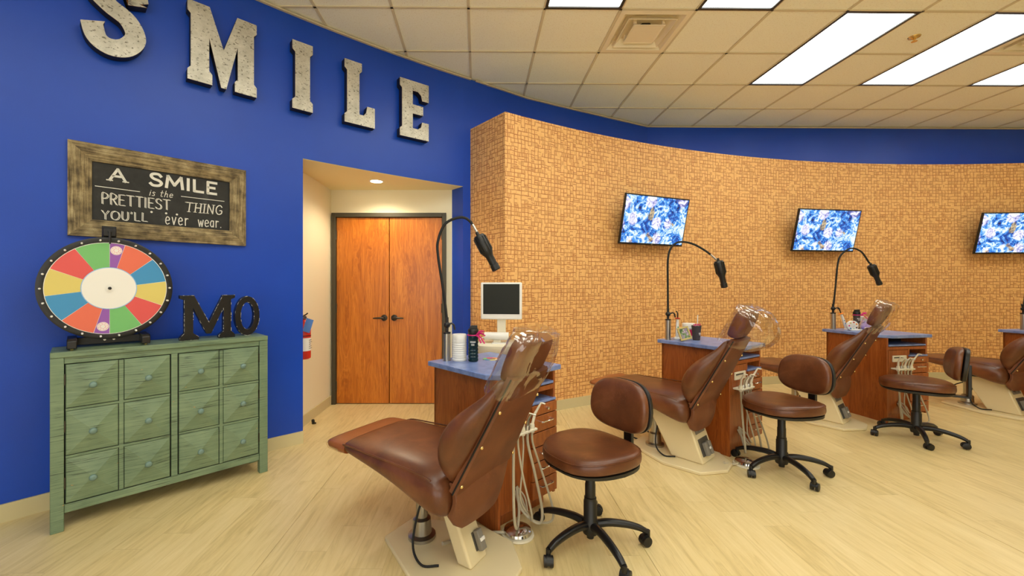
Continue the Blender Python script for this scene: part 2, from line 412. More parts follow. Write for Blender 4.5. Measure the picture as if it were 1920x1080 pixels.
# rest of the room, outside the picture, plus added windows and outer shell
WN = [(-2.4,-.2),(.5,2.7)]  # window openings added behind the camera to let in fill daylight
fw = B().box(-5.6, XR, YM-.1, YM, 0, .5).box(-5.6, XR, YM-.1, YM, 2.6, 3.6); xx_ = [-5.6]+[v for w in WN for v in w]+[XR]
for q in range(0, len(xx_), 2): fw.box(xx_[q], xx_[q+1], YM-.1, YM, .5, 2.6)
struct(fw.done('wall_front', 'cream_wall', smooth=0))
for q, (wa, wb) in enumerate(WN):
    w_ = bpy.data.objects.new('window_%d' % (q+1), None); COL.objects.link(w_); struct(w_)
    B().box(wa,wa+.05,YM-.08,YM-.02,.5,2.6).box(wb-.05,wb,YM-.08,YM-.02,.5,2.6).box(wa+.05,wb-.05,YM-.08,YM-.02,.5,.55).box(wa+.05,wb-.05,YM-.08,YM-.02,2.55,2.6).box((wa+wb)/2-.02,(wa+wb)/2+.02,YM-.08,YM-.02,.55,2.55).done('window_frame', 'dark_bronze', w_, smooth=0)
    pl_ = bpy.data.lights.new('window_portal', 'AREA'); po_ = bpy.data.objects.new('window_portal', pl_); COL.objects.link(po_); po_.parent = w_
    pl_.shape = 'RECTANGLE'; pl_.size = wb-wa; pl_.size_y = 2.1; pl_.cycles.is_portal = True
    po_.location = ((wa+wb)/2, YM-.11, 1.55); po_.rotation_euler = (radians(90), 0, 0)
struct(B().box(XR, XR+.1, YM-.1, 6.2, 0, 3.6).done('wall_right', 'cream_wall', smooth=0))
struct(B().box(-5.7, XR+.1, 6.1, 6.2, -.06, 3.6).box(-5.7, -5.6, YM-.1, 6.2, -.06, 3.6).done('wall_outer', 'cream_wall', smooth=0))  # unseen shell added to stop sky light leaking in behind the walls
# alcove
XA, YA, ZA = -1.655, 4.5, 2.345
struct(B().box(XA-.1, XA, 3.45, YA+.1, 0, ZA+.06).done('wall_alcove_left', 'cream_wall', smooth=0))
DX0, DX1, DH = -1.642, -.392, 2.09
struct(B().box(XA-.1, DX0, YA, YA+.1, 0, ZA).box(DX1, -.2, YA, YA+.1, 0, ZA).box(DX0, DX1, YA, YA+.1, DH, ZA).done('wall_alcove_back', 'cream_wall', smooth=0))
so = [(XA-.1, YA+.1), (XA-.1, 3.5)]+[(arc(PL+(PR-PL)*i/8, RB+.0015)) for i in range(9)]+[(-.2, YA+.1)]
struct(B().prism(so, ZA, ZA+.002).done('ceiling_alcove', 'soffit', smooth=0))
# baseboards
struct(arc_wall('baseboard_left', 'baseboard', 168, PL, RB-.012, RB, 0, .1))
struct(arc_wall('baseboard_back', 'baseboard', P0, 70, RW-.012, RW, 0, .1))
struct(B().box(XA, XA+.012, 3.5, YA, 0, .1).done('baseboard_alcove', 'baseboard', smooth=0))
struct(B().loft([[(*e0.xy,0), (*(e0-nv*.6).xy,0), (*(e0-nv*.6).xy,.1), (*e0.xy,.1)], [(*e1.xy,0), (*(e1-nv*.6).xy,0), (*(e1-nv*.6).xy,.1), (*e1.xy,.1)]]).done('baseboard_end', 'baseboard', smooth=0))

# double door
d = bpy.data.objects.new('door_1', None); COL.objects.link(d); d.location = (0, YA, 0); struct(d)
F = .045
B().box(DX0, DX0+F, -.03, .09, 0, DH).box(DX1-F, DX1, -.03, .09, 0, DH).box(DX0+F, DX1-F, -.03, .09, DH-F, DH).done('door_frame', 'frame_bronze', d, .003)
xm = (DX0+DX1)/2
for k, (a, c) in enumerate(((DX0+F+.003, xm-.004), (xm+.004, DX1-F-.003))):
    lf = B().box(a, c, .0, .045, .008, DH-F-.004).done('door_leaf', 'door_wood', d, .002)
    sx = -1 if k == 0 else 1; hx = xm+sx*.055
    hb = B()
    R = Matrix.Translation((hx, 0, .945)) @ Matrix.Rotation(pi/2, 4, 'X')
    hb.lathe([(.034, 0), (.034, .012), (.014, .016), (.014, .05)], 20, R)
    hb.tube([(hx, -.045, .945), (hx+sx*.03, -.05, .945), (hx+sx*.085, -.05, .944), (hx+sx*.11, -.046, .942)], [.011,.011,.009,.007], 10)
    hb.done('door_handle', 'dark_bronze', lf)
    for z in (.2, 1.05, 1.85):
        xh = a if k == 0 else c
        B().tube([(xh-sx*-.0, -.012, z-.05), (xh, -.012, z+.05)], .007, 8).done('hinge', 'frame_bronze', lf)

# ------------------------------------------------------------------ ceiling
cl = struct(B().box(-5.7, XR+.1, YM-.1, 6.2, 3.58, 3.62).done('ceiling', 'ceiling_trim', smooth=0))
T = .61; GX, GY = -.075, 2.665; GR = radians(.6); GM = Matrix.Rotation(GR, 4, 'Z')
TZ = HC+.015
def cell(i, j): return GX+i*T, GY+j*T
RX0 = -9; lights1 = [(5,1),(7,1),(9,1),(11,1),(1,-1),(3,-1)]
lights_added = [(-1,-3),(-2,-5),(-1,-7),(1,-4),(3,-4),(1,-7),(5,-5),(8,-6)]  # unseen panels, added out of frame to brighten the room
diffs = [(2,1),(8,1)]
used = set()
for i, j, *_ in lights1+lights_added: used |= {(i,j),(i,j+1)}
used |= set(diffs)
tm = B().box(.006, T-.006, .006, T-.006, 0, .018)
t0 = None; far = B()
for j in range(-10, 6):
    for i in range(-10, 16):
        if (i,j) in used: continue
        c = GM @ Vector((*cell(i,j), 0)); q = GM @ Vector((cell(i,j)[0]+T/2, cell(i,j)[1]+T/2, 0))
        if q.x < -5.3 or q.x > XR-.2 or q.y < YM+.2 or q.y > 5.95 or hypot(q.x-CX, q.y-CY) > RB+.42: continue
        if c.y > 1.9:
            if t0 is None: t0 = tm.done('ceiling_tile', 'tile', cl, smooth=0, bevel=.003, seg=1); o = t0
            else: o = t0.copy(); COL.objects.link(o); o.parent = cl
            o.location = (c.x, c.y, TZ); o.rotation_euler = (0,0,GR)
        else:
            far.box(.006, T-.006, .006, T-.006, 0, .018, Matrix.Translation((c.x,c.y,TZ)) @ Matrix.Rotation(GR,4,'Z'))
o = far.done('far_ceiling_tile', 'tile', cl, smooth=0); o['kind'] = 'stuff'
def grid_bar(x0, x1, y0, y1):
    m = GM
    o = B().box(x0, x1, y0, y1, TZ-.008, TZ).done('ceiling_tee', 'tile_grid', cl, smooth=0); o.rotation_euler = (0,0,GR)
for i in range(-9, 16):
    x = GX+i*T
    dx = min(max(x, -5.2), XR)-CX
    ytop = min(CY+math.sqrt(max(RB**2-dx**2, 0))+.05, 5.72+.09)
    grid_bar(x-.011, x+.011, max(YM, -3.0), ytop-.0105*x)
for j in range(-9, 6):
    y = GY+j*T
    dy = y-CY
    xl = CX-math.sqrt(max(RB**2-dy**2, 0))-.05
    fix = sorted(GX+i_*T for (i_, j_) in lights1+lights_added if j_+1 == j); cur = max(xl, -5.5)
    for fx_ in fix+[XR]:                                   # tees stop at the light fittings they would cross
        if fx_ > cur: grid_bar(cur, min(fx_, XR), y-.0105, y+.0105)
        cur = max(cur, fx_+T)
# wall angle along the curved wall
struct(arc_wall('trim_1', 'ceiling_trim', 168, PB, RB-.022, RB, HC-.009, HC+.004))
lp = [[(px, py, HC-.009), (px+.008, py-.02, HC-.009), (px+.008, py-.02, HC+.004), (px, py, HC+.004)] for px, py in pts]
struct(B().loft(lp).done('trim_2', 'ceiling_trim', smooth=20))

# troffer lights, let into the grid
def troffer(i, j, label, group=None):
    x, y = cell(i, j); p = GM @ Vector((x+T/2, y+T, 0))
    t = thing('ceiling_light', label, 'light', (p.x, p.y, TZ-.006), GR, group)
    w, l = T/2-.012, T-.012
    fb = B()
    for a in (-1, 1):
        fb.box(a*w-.012, a*w+.012, -l-.012, l+.012, -.004, .012); fb.box(-w+.012, w-.012, a*l-.012, a*l+.012, -.004, .012)
    fb.done('frame', 'black_paint', t, smooth=0)
    B().box(-w+.012, w-.012, -l+.012, l-.012, .006, .012).done('lens', 'lens', t, smooth=0)
troffer(5,1,'long fluorescent ceiling panel nearest the round sprinkler, left of it')
troffer(7,1,'long fluorescent ceiling panel just right of the round sprinkler')
troffer(9,1,'fluorescent ceiling panel cut by the right edge of the photo')
troffer(1,-1,'fluorescent ceiling panel at the top edge, left of the air diffuser')
troffer(3,-1,'fluorescent ceiling panel at the top edge, right of the air diffuser')
for (i,j) in lights_added+[(11,1)]: troffer(i,j,'fluorescent ceiling panel lighting the room from outside the frame','unseen ceiling panels')

# square air diffusers
def diffuser(i, j, label):
    x, y = cell(i, j); p = GM @ Vector((x+T/2, y+T/2, 0))
    t = thing('air_diffuser', label, 'vent', (p.x, p.y, TZ-.004), GR)
    sq = lambda r, z: [(-r,-r,z),(r,-r,z),(r,r,z),(-r,r,z)]
    h = T/2-.012
    B().loft([sq(h, 0), sq(h, -.006), sq(h-.04, -.008), sq(h-.09, .045), sq(h-.09,.05)], cap=False).done('outer_frame', 'diffuser_metal', t, smooth=0)
    B().loft([sq(.205,-.012), sq(.20,-.014), sq(.165,.03), sq(.15,.042), sq(.205,-.012)], cap=False).done('louvre', 'diffuser_metal', t, smooth=0)
    B().loft([sq(.135,-.014), sq(.13,-.017), sq(.1,-.01), sq(.03,.028), sq(.02,.028)]).done('centre_plate', 'diffuser_metal', t, smooth=0)
    B().box(-.215,.215,-.215,.215,.046,.05).done('back_plate', 'diffuser_metal', t, smooth=0)
    B().lathe([(.07,.045),(.06,.04)], 6).done('damper', 'slot_black', t, smooth=0)
    for a in (-1,1):
        for c in (-1,1): B().lathe([(.014,.05),(.014,-.004)], 10, Matrix.Translation((a*.12,c*.12,0))).done('stud', 'diffuser_metal', t)
diffuser(2,1,'square white air diffuser with stepped louvres among the ceiling tiles')
diffuser(8,1,'air diffuser partly cut by the right edge, between two light panels')
p = GM @ Vector((3.89, 3.62, 0))
sp = thing('fire_sprinkler', 'small brass fire sprinkler between two long ceiling light panels', 'sprinkler', (p.x, p.y, TZ-.004))
B().lathe([(.045,.004),(.04,-.004),(.02,-.012),(.012,-.02)], 20).done('escutcheon', 'brass', sp)
B().lathe([(.006,-.012),(.006,-.035),(.022,-.037),(.022,-.039),(.004,-.041)], 14).done('deflector', 'brass', sp)

# recessed downlight of the alcove
dl = thing('recessed_downlight', 'round recessed downlight in the alcove ceiling above the double door', 'light', (-1.06, 4.12, ZA))
B().lathe([(.075,0),(.075,-.005),(.06,-.006),(.055,.0)], 28, cap=False).done('trim_ring', 'white_plastic', dl)
B().lathe([(.056,-.002),(.05,-.003)], 24).done('lens', 'downlight', dl)
ld = bpy.data.lights.new('downlight_lamp', 'SPOT'); lo = bpy.data.objects.new('downlight_lamp', ld); COL.objects.link(lo); lo.parent = dl
lo.location = (0,0,-.02); ld.energy = 24; ld.spot_size = radians(150); ld.spot_blend = .6; ld.color = (1,.84,.6); ld.shadow_soft_size = .05

# ------------------------------------------------------------------ metal wall letters
def ribbon_outline(path, width):                           # thick stroke around a path in xz
    L, R = [], []
    for i, p in enumerate(path):
        a = path[max(i-1,0)]; c = path[min(i+1,len(path)-1)]; t = (c-a).normalized(); nn = Vector((-t.z, 0, t.x))
        w = width(i/(len(path)-1)) if callable(width) else width
        L.append((p+nn*w/2)); R.append((p-nn*w/2))
    return [(v.x, v.z) for v in L+R[::-1]]
GLY = {
 'M': (.80, [(0,0),(.27,0),(.27,.13),(.235,.17),(.235,.60),(.37,.0),(.43,.0),(.565,.60),(.565,.17),(.53,.13),(.53,0),(.80,0),(.80,.13),(.765,.17),(.765,.83),(.80,.87),(.80,1),(.56,1),(.40,.50),(.24,1),(0,1),(0,.87),(.035,.83),(.035,.17),(0,.13)]),
 'I': (.29, [(0,0),(.29,0),(.29,.13),(.25,.17),(.25,.83),(.29,.87),(.29,1),(0,1),(0,.87),(.04,.83),(.04,.17),(0,.13)]),
 'L': (.50, [(0,0),(.50,0),(.50,.33),(.37,.33),(.35,.22),(.31,.17),(.24,.17),(.24,.83),(.28,.87),(.28,1),(0,1),(0,.87),(.04,.83),(.04,.17),(0,.13)]),
 'E': (.55, [(0,0),(.55,0),(.55,.31),(.42,.31),(.40,.22),(.34,.17),(.24,.17),(.24,.43),(.44,.43),(.44,.59),(.24,.59),(.24,.83),(.34,.83),(.40,.78),(.42,.69),(.55,.69),(.55,1),(0,1),(0,.87),(.04,.83),(.04,.17),(0,.13)]),
}
sp_ = crom([(.50,0,.70),(.46,0,.83),(.30,0,.90),(.15,0,.82),(.12,0,.68),(.24,0,.56),(.40,0,.46),(.47,0,.29),(.38,0,.14),(.24,0,.095),(.13,0,.16),(.085,0,.33)], 6)
so_ = ribbon_outline(sp_, lambda t: .19)
so_[0] = (.575,.69); so_[len(sp_)-1] = (.0,.29) ; so_[len(sp_)] = (.20,.36); so_[-1] = (.40,.64)
GLY['S'] = (.55, so_)
H = .545
def wall_letter(ch, pl, pr, word):
    w, poly = GLY[ch]; loc, rz = wall_frame((pl+pr)/2, RB, 2.712)
    t = thing('wall_letter', f'galvanised metal letter {ch} on the blue wall, {word}', 'letter', loc, rz)
    W = (pl-pr)*pi/180*RB-.025; k = W/w
    P = [((x-w/2)*k, z*H) for x, z in poly]
    ym = -.0225
    B().prism_y(P, -.075, -.012).done('letter_side', 'letter_side', t, smooth=30)
    B().prism_y(P, -.078, -.0745).done('rusty_rim', 'rust_edge', t, smooth=0)
    cx_ = sum(p[0] for p in P)/len(P)
    # inset face
    bm = bmesh.new(); vs = [bm.verts.new((x, -.0795, z)) for x, z in P]; f = bm.faces.new(vs); bmesh.ops.recalc_face_normals(bm, faces=bm.faces)
    bmesh.ops.inset_region(bm, faces=bm.faces[:], thickness=.0045, use_even_offset=True, depth=0)
    big = max(bm.faces, key=lambda f: f.calc_area()); bmesh.ops.delete(bm, geom=[f for f in bm.faces if f is not big], context='FACES')
    me = bpy.data.meshes.new('face_plate'); bmesh.ops.triangulate(bm, faces=bm.faces[:]); bm.to_mesh(me); bm.free(); me.materials.append(M['galv'])
    o = bpy.data.objects.new('face_plate', me); COL.objects.link(o); o.parent = t
    return t
wall_letter('S', 137.05, 135.5, 'cut off by the top edge')
wall_letter('M', 134.5, 132.3, 'second after the S')
wall_letter('I', 131.17, 130.28, 'standing alone as a narrow bar')
wall_letter('L', 129.1, 127.64, 'between the narrow bar and the E')
wall_letter('E', 126.55, 124.95, 'last, above the alcove')

# ------------------------------------------------------------------ framed chalkboard
SEG = {  # stroke glyphs: (width, strokes) in unit height
 'A': (.7, [[(0,0),(.35,1),(.7,0)],[(.14,.38),(.56,.38)]]),
 'S': (.55,[[(.52,.82),(.4,.98),(.16,.97),(.05,.78),(.16,.58),(.42,.45),(.53,.25),(.42,.04),(.15,.0),(.02,.16)]]),
 'M': (.8, [[(0,0),(.08,1),(.4,.25),(.72,1),(.8,0)]]), 'I': (.12,[[(.06,0),(.06,1)]]), 'L': (.5,[[(.04,1),(.04,0),(.5,0)]]),
 'E': (.5, [[(.5,1),(.04,1),(.04,0),(.5,0)],[(.04,.52),(.4,.52)]]), 'P': (.5,[[(.05,0),(.05,1),(.36,.98),(.5,.78),(.36,.55),(.05,.5)]]),
 'R': (.52,[[(.05,0),(.05,1),(.36,.98),(.5,.78),(.36,.55),(.05,.5)],[(.22,.5),(.52,0)]]), 'T': (.6,[[(0,1),(.6,1)],[(.3,1),(.3,0)]]),
 'H': (.6,[[(.04,0),(.04,1)],[(.56,0),(.56,1)],[(.04,.5),(.56,.5)]]), 'N': (.62,[[(.04,0),(.04,1),(.58,0),(.58,1)]]),
 'G': (.64,[[(.6,.82),(.42,1),(.2,.95),(.03,.7),(.03,.3),(.2,.04),(.42,.0),(.6,.15),(.6,.42),(.38,.42)]]),
 'Y': (.6,[[(0,1),(.3,.5),(.6,1)],[(.3,.5),(.3,0)]]), 'O': (.75,[[(.37,1),(.1,.86),(.0,.5),(.1,.14),(.37,0),(.64,.14),(.75,.5),(.64,.86),(.37,1)]]),
 'U': (.6,[[(.03,1),(.03,.3),(.14,.05),(.3,0),(.46,.05),(.57,.3),(.57,1)]]), "'": (.12,[[(.08,1),(.04,.78)]]),
 'i': (.12,[[(.02,.0),(.08,.6)],[(.1,.8),(.11,.84)]]), 's': (.4,[[(.38,.52),(.2,.6),(.06,.48),(.3,.25),(.28,.04),(.02,.04)]]),
 't': (.36,[[(.2,.95),(.1,.1),(.2,0),(.32,.06)],[(.0,.62),(.36,.64)]]), 'h': (.48,[[(.14,1),(.02,0)],[(.06,.4),(.26,.6),(.4,.5),(.36,.04),(.46,.02)]]),
 'e': (.46,[[(.04,.32),(.4,.36),(.38,.54),(.22,.62),(.05,.48),(.03,.2),(.16,.02),(.42,.1)]]), 'v': (.46,[[(0,.6),(.2,0),(.44,.62)]]),
 'r': (.4,[[(.05,.6),(.06,0)],[(.06,.4),(.2,.58),(.38,.56)]]), 'w': (.62,[[(0,.6),(.16,0),(.32,.5),(.46,0),(.6,.6)]]),
 'a': (.46,[[(.4,.5),(.2,.6),(.04,.4),(.04,.15),(.2,.02),(.38,.18)],[(.4,.6),(.4,.02)]]), '.': (.1,[[(.03,.02),(.07,.02)]]),
}
def ribbon(b, P, w, y):
    P = [Vector((p[0], 0, p[1])) for p in P]; L = []
    for i, p in enumerate(P):
        t = (P[min(i+1,len(P)-1)]-P[max(i-1,0)]).normalized(); nn = Vector((-t.z, 0, t.x))
        if i == 0: p = p-t*w*.3
        if i == len(P)-1: p = p+t*w*.3
        L.append((p+nn*w/2, p-nn*w/2))
    vs = []
    for a, c in L: vs += [(a.x,y,a.z),(c.x,y,c.z),(c.x,y-.0007,c.z),(a.x,y-.0007,a.z)]
    fs = []
    for i in range(len(L)-1):
        o = i*4; fs += [(o+k, o+(k+1)%4, o+4+(k+1)%4, o+4+k) for k in range(4)]
    b.add(vs, fs+[(0,1,2,3), tuple(range(len(vs)-4, len(vs)))])
def write(par, s, x0, x1, z0, z1, h, wd, tr=.2, y=-.0165, serif=0, sh=0, outline=0):
    tot = sum((.5 if ch == ' ' else SEG[ch][0]+tr) for ch in s)-tr; k = (x1-x0)/tot; b = B(); cx_ = x0
    for ch in s:
        if ch == ' ': cx_ += .5*k; continue
        w, st = SEG[ch]; z = z0+(z1-z0)*(cx_-x0)/(x1-x0)
        for q in st:
            k2 = [(cx_+px*k+sh*pz*h+random.uniform(-.01,.01)*h, z+pz*h+random.uniform(-.008,.008)*h) for px, pz in q]
            if len(q) > 5: k2 = [(v.x, v.z) for v in crom([(p[0],0,p[1]) for p in k2], 4)]
            if outline:
                for dd in (-outline, outline): ribbon(b, [(p[0]+dd, p[1]-dd*.4) for p in k2], wd, y)
            elif len(q) <= 5:
                for a, c in zip(k2[:-1], k2[1:]): ribbon(b, [a, c], wd, y)
            else: ribbon(b, k2, wd, y)
            if serif:
                for (px, pz) in (k2[0], k2[-1]):
                    if abs((pz-z)/h-.5) > .4: ribbon(b, [(px-serif, pz), (px+serif, pz)], wd*.5, y)
        cx_ += (w+tr)*k
    return b.done('lettering', 'chalk', par, smooth=0)
(la, lb), _ = arc(137.24, RB), 0; (ra, rb) = arc(132.66, RB)
loc, rz = wall_frame((137.24+132.66)/2, RB-.002, 1.88)
cb = thing('chalkboard', 'chalkboard in a wide weathered wooden frame with hand-lettered saying, on the blue wall', 'chalkboard', loc, rz)
BW, BH, FW = .945, .568, .105
def rail(P, along):
    b = B(); fr = []
    for (x, z), (xi, zi) in P: fr.append([(x, -.002, z), (x, -.034, z), (x*.5+xi*.5, -.040, z*.5+zi*.5), (xi, -.026, zi), (xi, -.002, zi)])
    n = 6; lps = []
    for k in range(n+1):
        t = k/n; lps.append([tuple(Vector(fr[0][m])*(1-t)+Vector(fr[1][m])*t) for m in range(5)])
    return b.loft(lps).done('frame_rail', 'frame_wood', cb, smooth=20, uv=(lambda c: (c.x, c.z)) if along else (lambda c: (c.z, c.x)))
o_ = [(-BW/2,-BH/2),(BW/2,-BH/2),(BW/2,BH/2),(-BW/2,BH/2)]; i_ = [(x-math.copysign(FW,x), z-math.copysign(FW,z)) for x, z in o_]
for k in range(4): rail([(o_[k], i_[k]), (o_[(k+1)%4], i_[(k+1)%4])], k % 2 == 0)
B().box(-BW/2+FW-.005, BW/2-FW+.005, -.015, -.004, -BH/2+FW-.005, BH/2-FW+.005).done('slate_panel', 'slate', cb, smooth=0)
write(cb, 'A', -.287, -.211, .078, .078, .075, .014, serif=.014)
write(cb, 'SMILE', -.09, .285, .082, .078, .078, .017, tr=.22)
write(cb, 'is the', -.093, .03, .012, .014, .042, .0038, sh=.12)
write(cb, 'PRETTIEST', -.322, .015, -.074, -.070, .066, .0038, tr=.18, outline=.0028)
write(cb, 'THING', .103, .318, -.069, -.064, .064, .0065, serif=.009, sh=.1, tr=.26)
write(cb, "YOU'LL", -.322, -.104, -.170, -.160, .054, .0036, tr=.24, outline=.0028)
write(cb, 'ever', -.008, .118, -.169, -.165, .083, .0058, tr=.26)
write(cb, 'wear.', .175, .315, -.165, -.160, .078, .0058, tr=.2)
b = B(); ribbon(b, [(-.353,.030),(-.142,.028)], .0045, -.0165); ribbon(b, [(.078,.032),(.334,.034)], .0042, -.0165)
b.done('chalk_rule', 'chalk', cb, smooth=0)
for q in ((-.082,-.096),(-.005,-.095),(.054,-.096)):
    B().lathe([(.0065,0),(.0065,.001)], 10, Matrix.Translation((q[0],-.0155,q[1])) @ Matrix.Rotation(pi/2,4,'X')).done('chalk_dot', 'chalk', cb, smooth=0)

# ------------------------------------------------------------------ green apothecary cabinet
RZC = atan2(.702,.712)
gc = thing('apothecary_cabinet', 'distressed green wooden cabinet with twelve pyramid panels, against the blue wall', 'cabinet', (-2.243,2.13,0), RZC)
CWd, CDp, CHt = 1.05, .285, .948
B().box(0,CWd,0,CDp,CHt-.03,CHt).done('top', 'green', gc, .003)
for x in (0, CWd-.052):
    for y in (.004, CDp-.052): B().box(x,x+.052,y,y+.048,0,CHt-.03).done('leg', 'green', gc, .003)
B().box(.052,CWd-.052,.012,.03,CHt-.065,CHt-.03).done('top_rail', 'green', gc, .002)
B().box(.052,CWd-.052,.012,.03,.092,.137).done('bottom_rail', 'green', gc, .002)
B().box(.508,.540,.008,.03,.137,CHt-.065).done('centre_stile', 'green', gc, .002)
B().box(.01,CWd-.01,.036,CDp-.006,.095,CHt-.03).done('carcass', 'green', gc); B().box(.05,CWd-.05,.0345,.0365,.13,CHt-.06).done('shadow_board', 'slot_black', gc, smooth=0)  # black board behind the doors paints shade into their gaps
rows = [(.648,.879),(.397,.632),(.143,.381)]
for x0, x1 in ((.056,.504),(.544,CWd-.056)):
    dr = B().box(x0,x1,.012,.034,.141,CHt-.069).done('door', 'dark_green', gc, .0015)  # slab coloured dark to stand in for shade in the panel grooves
    m_ = (x0+x1)/2
    for r, (z0, z1) in enumerate(rows):
        for a, c in ((x0+.002, m_-.012), (m_+.012, x1-.002)):
            e = .003; ax, cx2 = (a+c)/2, (z0+z1)/2
            pb = B(); yb = .0115
            ol = [(a,yb,z0),(c,yb,z0),(c,yb,z1),(a,yb,z1)]; il = [(a+e,.007,z0+e),(c-e,.007,z0+e),(c-e,.007,z1-e),(a+e,.007,z1-e)]
            pb.add(ol+il+[(ax,-.017,cx2)], [(0,1,5,4),(1,2,6,5),(2,3,7,6),(3,0,4,7),(4,5,8),(5,6,8),(6,7,8),(7,4,8)])
            pb.done('pyramid_panel', 'green', dr, smooth=0)
            B().lathe([(.010,0),(.008,.010),(.012,.016),(.0165,.02),(.0175,.026),(.013,.032),(.004,.034)], 18, Matrix.Translation((ax,-.014,cx2)) @ Matrix.Rotation(pi/2,4,'X')).done('knob', 'knob_green', dr, smooth=60)
    # dark shadow gaps around the panels: thin rails between the rows
    gb = B()
    for zz in (.640, .389): gb.box(x0+.002,x1-.002,.006,.0125,zz-.0055,zz+.0055)
    gb.box(m_-.0095,m_+.0095,.005,.0125,.143,CHt-.071)
    gb.done('divider', 'green', dr, smooth=0)
    hx = x0-.001 if x0 < .3 else x1+.001
    for z in (.25,.55,.8): B().box(hx-.003,hx+.003,.006,.013,z-.03,z+.03).done('hinge', 'dark_bronze', dr, smooth=0)

# prize wheel on the cabinet
def on_cab(x, y, z=CHt): 
    c, s_ = cos(RZC), sin(RZC); return (-2.243+c*x-s_*y, 2.13+s_*x+c*y, z)
pw = thing('prize_wheel', 'round prize wheel with coloured wedges on a black stand, on the green cabinet', 'wheel', on_cab(.236,.14), RZC)
zc, R0 = .335, .295
RX = Matrix.Translation((0,0,zc)) @ Matrix.Rotation(pi/2,4,'X')       # lathe axis -> -y
B().lathe([(.02,-.02),(R0,-.02),(R0,.012),(R0-.012,.016),(R0-.03,.012),(.02,.012)], 64, RX).done('rim_disc', 'black_plastic', pw)
cols = ['purple','wo','wb','wy','wr','wg']; plain('wo',(232,112,84),.5); plain('wb',(62,146,200),.5); plain('wy',(222,204,112),.5); plain('wr',(224,86,84),.5); plain('wg',(118,190,112),.5)
a0 = 0; R1, R2 = .262, .12
for half in range(2):
    for cname, wdeg in zip(cols, (15,33,33,33,33,33)):
        n = max(3, int(wdeg/4)); A = [radians(90-(a0+.25+(wdeg-.5)*k/n)) for k in range(n+1)]
        poly = [(R1*cos(a), R1*sin(a)) for a in A]+[(R2*.98*cos(a), R2*.98*sin(a)) for a in A[::-1]]
        sg = B().prism(poly, .0125, .0145, RX).done('wedge', cname, pw, smooth=0)
        if cname == 'purple':
            am = radians(90-(a0+wdeg/2)); stx, stz = .222*cos(am), .222*sin(am)
            B().lathe([(.026,.0145),(.026,.0155)], 20, Matrix.Translation((stx,0,stz)) @ RX).done('sticker', 'paper_white', sg, smooth=0)
            eb = B(); RR = Matrix.Translation((stx,-.0157,stz+zc))
            for rr in (.022, .011):
                eb.tube([(rr*cos(2*pi*k/20),0,rr*sin(2*pi*k/20)) for k in range(21)], .0006, 4, RR)
            for k in range(8): eb.tube([(.011*cos(k*pi/4),0,.011*sin(k*pi/4)),(.021*cos(k*pi/4+.25),0,.021*sin(k*pi/4+.25))], .0006, 4, RR)
            eb.done('emblem', 'pink_label', sg, smooth=0)
        a0 += wdeg
B().lathe([(R1+.003,.0118),(R1+.003,.0132),(R2,.0132)], 64, RX, cap=False).done('backing_sheet', 'paper_white', pw, smooth=0)
plain('pale_blue', (150,190,230), .6)
B().lathe([(R2+.002,.0138),(R2+.002,.0158),(R2-.003,.0158)], 48, RX).done('centre_ring', 'pale_blue', pw, smooth=0)
B().lathe([(R2-.002,.015),(R2-.002,.0165),(.01,.0165)], 48, RX).done('centre_disc', 'paper_white', pw, smooth=0)
hb = B().lathe([(.022,.0165),(.022,.021),(.01,.022)], 20, RX).done('hub', 'white_plastic', pw)
B().lathe([(.009,.021),(.009,.03),(.004,.031)], 6, RX).done('hub_bolt', 'black_plastic', hb, smooth=0)
for k in range(22):
    a = radians(90-(8+k*360/22)); px, pz = (R0-.018)*cos(a), (R0-.018)*sin(a)
    pn = B().lathe([(.0055,.012),(.0055,.044),(.004,.047)], 8, Matrix.Translation((px,0,pz)) @ RX).done('peg', 'white_plastic', pw)
st = B().box(-.032,.032,.032,.052,.02,.70).done('back_post', 'black_paint', pw, .003)
B().box(-.03,.03,-.02,.05,zc+R0+.005,zc+R0+.055).done('pointer_block', 'black_paint', pw, .006)
B().tube([(-.0,-.01,zc+R0+.035),(.0,-.055,zc+R0+.035)], .009, 10).done('pointer_arm', 'black_plastic', pw)
B().tube([(.0,-.05,zc+R0+.037),(.0,-.05,zc+R0-.0),(.0,-.046,zc+R0-.04)], [.006,.006,.004], 8).done('pointer', 'black_plastic', pw)
for x in (-.155,.155):
    ft = B(); ft.prism([(-.12,.01),(-.12,.05),(-.105,.062),(.105,.062),(.12,.05),(.12,.01)], x-.02, x+.02, Matrix(((0,0,1,0),(1,0,0,0),(0,1,0,0),(0,0,0,1))))
    ft.done('foot', 'black_paint', pw, .004)
    for y in (-.1,.1): B().lathe([(.006,0),(.009,.01)], 8, Matrix.Translation((x,y,0))).done('foot_pad', 'brass', pw)
B().box(-.155,.155,.03,.05,.012,.055).done('crossbar', 'black_paint', pw, .003)
for x in (-.02,.02): B().lathe([(.006,0),(.006,.004)], 10, Matrix.Translation((x,.03,.035)) @ Matrix.Rotation(pi/2,4,'X')).done('screw', 'nickel', pw)

